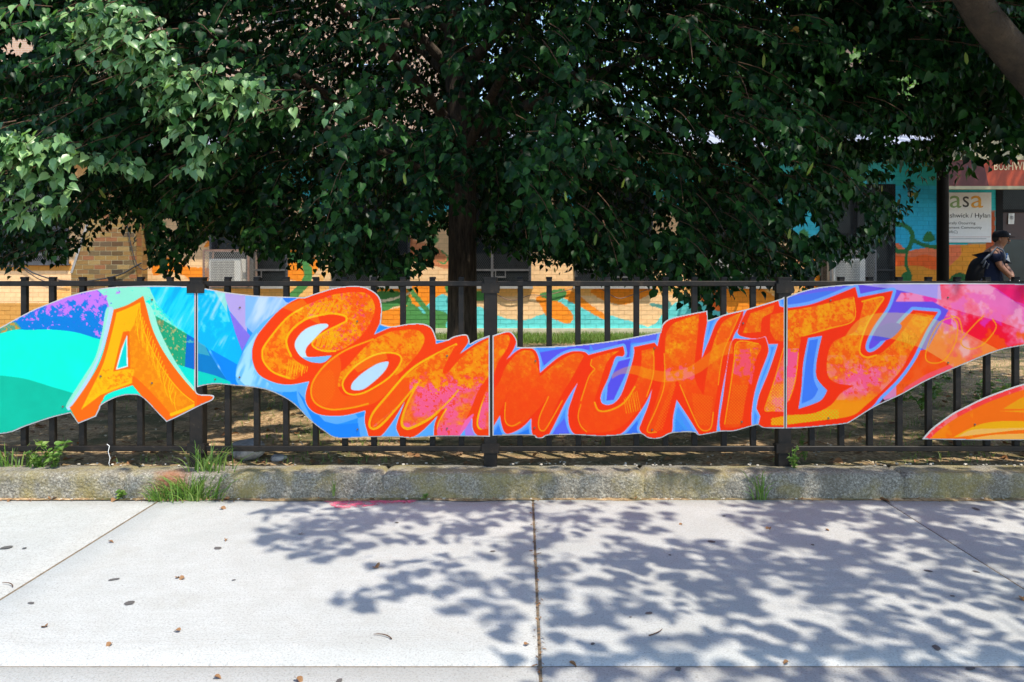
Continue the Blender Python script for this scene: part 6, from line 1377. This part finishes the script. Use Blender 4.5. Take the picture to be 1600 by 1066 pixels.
# small stones along the kerb
def stone_geo(c, r, seed, n=9, m=6, flat=.6):
    rr = random.Random(seed); V = []; F = []
    ax = [Vector((rr.gauss(0, 1), rr.gauss(0, 1), rr.gauss(0, 1))).normalized() for _ in range(9)]; of = [rr.uniform(.55, .95) for _ in ax]
    for j in range(m + 1):
        ph = math.pi * j / m
        for i in range(n):
            th = 2 * math.pi * i / n; d = Vector((math.sin(ph) * math.cos(th), math.sin(ph) * math.sin(th), math.cos(ph))); k = 1.0
            for a_, o_ in zip(ax, of):
                q = d.dot(a_)
                if q > .2: k = min(k, o_ / q)
            V.append((c[0] + d.x * r * k, c[1] + d.y * r * k, c[2] + d.z * r * k * flat))
    F = [(j * n + i, j * n + (i + 1) % n, (j + 1) * n + (i + 1) % n, (j + 1) * n + i) for j in range(m) for i in range(n)]
    return V, F
m_ = MB()
for k in range(420):
    x = random.uniform(-4, 5); y = KY0 + random.choice([random.uniform(.16, .24), random.uniform(.2, .9), random.uniform(-.012, .0)]); z = .131 if KY0 + .1 < y < KY0 + .22 else (.002 if y < KY0 + .05 else float(lawn_z(x, y)))
    m_.add(*stone_geo((x, y, z + .001), random.uniform(.003, .011), k, 6, 4))
simple('pebble', (0.42, 0.37, 0.30, 1), .9, var=.5, scale=3)
tag(m_.build('pebbles', M['pebble']), 'loose pebbles and concrete crumbs along the kerb', 'pebbles', kind='stuff')
rk = Vector((*[a for a in ((385 - CX) / FPX * 4.47, 4.47)], .135)); m_ = MB(); m_.add(*stone_geo((0, 0, .03), .105, 5, 22, 14, .62)); o = m_.build('rock', M['rock'], None, True, rk); tag(o, 'grey rock lying on the soil just behind the fence, left of centre', 'rock')
rk = W(436, 735, 4.42); rk.z = .12; m_ = MB(); m_.add(*stone_geo((0, 0, .01), .05, 8, 14, 8, .5)); tag(m_.build('rock', M['rock'], None, True, rk), 'small half buried stone right of the grey rock behind the kerb', 'rock')
# grass tufts in the kerb joint
def tuft(px, py, D, z, n, hmin, hmax, spread, rx, label, seed, name='grass_tuft', out=0):
    r_ = np.random.default_rng(seed); v = W(px, py, D); base = Vector((v.x, D, z)); th = thing(name, label, 'weed', base)
    P = np.stack([r_.normal(0, rx, n), r_.normal(0, .02, n) , np.zeros(n)], 1); H_ = r_.uniform(hmin, hmax, n); an = r_.uniform(0, 2 * math.pi, n); q = r_.uniform(.3, 1, n) * spread
    lean = np.stack([np.cos(an) * q + P[:, 0] * .8, np.sin(an) * q * .7 - out * q], 1)
    blades('blades', P, H_, lean, .0075, M['grass'], th, r_, 4)['kind'] = 'stuff'
    return th, base, r_
tuft(300, 785, KY0 - .01, 0.0, 170, .05, .15, .085, .07, 'large grass tuft leaning over the kerb onto the pavement below the letter A', 31, out=.55)
tuft(325, 745, KY0 + .06, .12, 70, .06, .17, .10, .05, 'grass growing on top of the kerb beside the left fence post', 32, out=.2)
tuft(1187, 772, KY0 - .005, 0.0, 36, .06, .17, .09, .022, 'small dark grass tuft at the kerb foot right of centre', 33, out=.35)
tuft(252, 790, KY0 - .03, 0.0, 60, .03, .09, .08, .03, 'short outlying grass just left of the large tuft on the pavement', 37, out=.4)
tuft(522, 772, KY0 + .0, 0.02, 9, .03, .10, .03, .008, 'thin grass sprig on the kerb face, left of the pink stain', 34)
tuft(30, 728, KY0 + .15, .12, 60, .05, .14, .08, .08, 'grass clump behind the kerb at the left edge', 35)
def weed(px, py, D, z, h, nst, nleaf, label, seed, ls_=.035, spread=.3):
    r_ = np.random.default_rng(seed); v = W(px, py, D); base = Vector((v.x, D, z)); th = thing('weed_plant', label, 'weed', base); A_, B_, C_, S_, T_ = [], [], [], [], []
    m_ = MB()
    for i in range(nst):
        d = Vector((r_.normal(0, spread), r_.normal(0, spread) - .1, 1)).normalized(); P = [Vector((0, 0, 0))]
        for k in range(5): P.append(P[-1] + d * h / 5 * r_.uniform(.8, 1.2)); d = (d + Vector((r_.normal(0, .15), r_.normal(0, .12), -.05))).normalized()
        m_.tube(P, [.003, .0028, .0025, .002, .0016, .001], 4)
        for k in range(nleaf):
            t_ = r_.uniform(.1, 1) * 4.9; q = P[int(t_)].lerp(P[int(t_) + 1], t_ % 1); A_.append(q); an = r_.uniform(0, 6.28); B_.append((math.cos(an), math.sin(an), r_.uniform(-.2, .6))); C_.append((r_.normal(0, .3), -.4, 1)); S_.append(ls_ * r_.uniform(.5, 1.2))
    m_.build('stem', M['grass'], th); put('foliage', leaves_mesh('foliage', np.array([tuple(a_) for a_ in A_]), np.array(B_, float), np.array(C_, float), np.array(S_), M['grass']), th)
weed(88, 728, KY0 + .13, .12, .20, 5, 9, 'tall seeding weed in front of the fence rail, near the left edge', 41)
weed(60, 728, KY0 + .13, .12, .12, 5, 9, 'low leafy weed on the kerb top left of the tall seeding weed', 42, .03)
weed(190, 776, KY0 + .0, .0, .05, 3, 5, 'tiny round-leaved sprig at the kerb foot below the left board', 43, .028)
weed(664, 770, KY0 - .0, .0, .035, 3, 4, 'tiny green sprig at the kerb foot above the pink stain', 44, .025)
weed(1240, 728, KY0 + .13, .12, .13, 5, 10, 'small fine-leaved weed beside the right fence post', 45, .02)
weed(1258, 705, KY0 + .33, .12, .16, 4, 10, 'upright yellow green weed behind the lower rail right of the right post', 46, .02)
weed(1130, 660, 5.4, .11, .12, 5, 8, 'leafy weed on the dark soil under the letter N', 47, .04)
for k, (px, py, D) in enumerate(((1405, 600, 6.3), (1440, 625, 6.0), (1460, 590, 6.6), (1530, 600, 6.4), (1580, 605, 6.2), (1555, 640, 5.6))):
    weed(px, py, D, float(lawn_z((px - CX) / FPX * D, D)), .22, 5, 10, ['green weed in the shade just left of the pink board edge', 'low green weed below the tip of the pink swirl', 'green weed against the dark soil at the foot of the pole', 'broad green weed between the pink board and the orange board', 'green weed at the far right edge between the boards', 'short green weed just above the orange board'][k], 60 + k, .05)
# fallen leaves on the slabs
dl = mesh_from('fallen_leaf', [tuple(v * np.array([1, 1, 1.8])) for v in LV], [tuple(f) for f in LF], M['dry_leaf'], True)
for k, (px, py, s_, lb) in enumerate([(590, 889, .038, 'curled brown leaf on the edge of the tree shadow, right of the largest sunny area'), (88, 777, .05, 'largest dry leaf at the kerb foot under the turquoise board'), (362, 778, .035, 'dry leaf at the kerb foot just right of the large grass tuft'), (345, 795, .035, 'dry leaf on the slab directly below the large grass tuft'),
    (275, 905, .018, 'left of two tiny leaves lying together on the sunny slab'), (288, 904, .024, 'right of two tiny leaves lying together on the sunny slab'), (281, 988, .02, 'small tan leaf alone on the sunny slab, lower left'), (174, 1007, .022, 'small brown leaf near the bottom joint at the lower left'), (72, 981, .024, 'pale flat leaf nearest the lower left corner above the bottom joint'),
    (353, 844, .018, 'tiny leaf high on the sunny slab right of the slanting joint'), (1377, 783, .045, 'orange leaf lodged at the top of the slanting right joint'), (990, 779, .042, 'orange leaf at the kerb foot under the letter N'), (1202, 826, .03, 'brown leaf left of the tan stain in the upper right shade'), (1290, 829, .022, 'brown leaf right of the tan stain in the upper right shade'), (1066, 820, .022, 'small leaf in the shade right of the centre joint, near the kerb'),
    (1598, 935, .04, 'orange leaf at the right edge of the picture'), (890, 1038, .026, 'tan leaf on the bottom joint just right of the centre joint'), (170, 848, .022, 'small leaf beside the slanting joint in its upper half'), (463, 1062, .03, 'leaf below the bottom joint in the sun, left of centre'), (470, 836, .025, 'small leaf among the leaf shadows left of the curled leaf'), (820, 1010, .018, 'tiny leaf on the edge of the centre joint'),
    (1232, 1037, .02, 'small leaf on the bottom joint right of centre'), (335, 1060, .022, 'leaf below the bottom joint at the lower left'), (580, 779, .035, 'leaf at the kerb foot above the pink stain'), (190, 776, .03, 'leaf at the kerb foot beside the tiny round-leaved sprig'), (30, 776, .028, 'leaf at the kerb foot nearest the left edge')]):
    x, y = G(px, py); y = min(y, KY0 - .02); o = put('fallen_leaf', dl, None, (x, y, .005)); o.scale = (s_,) * 3; o.rotation_euler = (random.uniform(-.3, .3), random.uniform(-.3, .3), random.uniform(0, 6.3))
    tag(o, lb, 'fallen leaf', 'dry leaves fallen on the pavement')
m_ = MB()
for k, (px, py) in enumerate([(612, 1000), (20, 918), (1014, 995)]):
    x, y = G(px, py); a_ = random.uniform(0, 3.1); m_ = MB(); m_.tube([(.07 * q * math.cos(a_ + .5 * q), .07 * q * math.sin(a_ + .5 * q), .004 + .01 * q * (1 - q)) for q in (0, .2, .4, .6, .8, 1)], [.0022, .002, .002, .0017, .0015, .001], 5)
    tag(m_.build('dry_twig', M['twig'], None, False, (x, y, 0)), ['short dry twig on the sunny slab, right of the lower middle', 'curved dry twig beside the slanting joint at the left edge', 'forked dry twig in the shade right of the centre joint'][k], 'twig')
m_ = MB(); q = [W(167, 694, FY - .03), W(171, 697, FY - .035), W(169, 706, FY - .03), W(172, 716, FY - .03), W(170, 724, FY - .04), W(173, 731, FY - .02)]; o_ = q[0].copy()
m_.tube([v - o_ for v in q], .0020, 5); tag(m_.build('string', M['paper'], None, True, o_), 'white string knotted round the lower rail below the letter A', 'string')
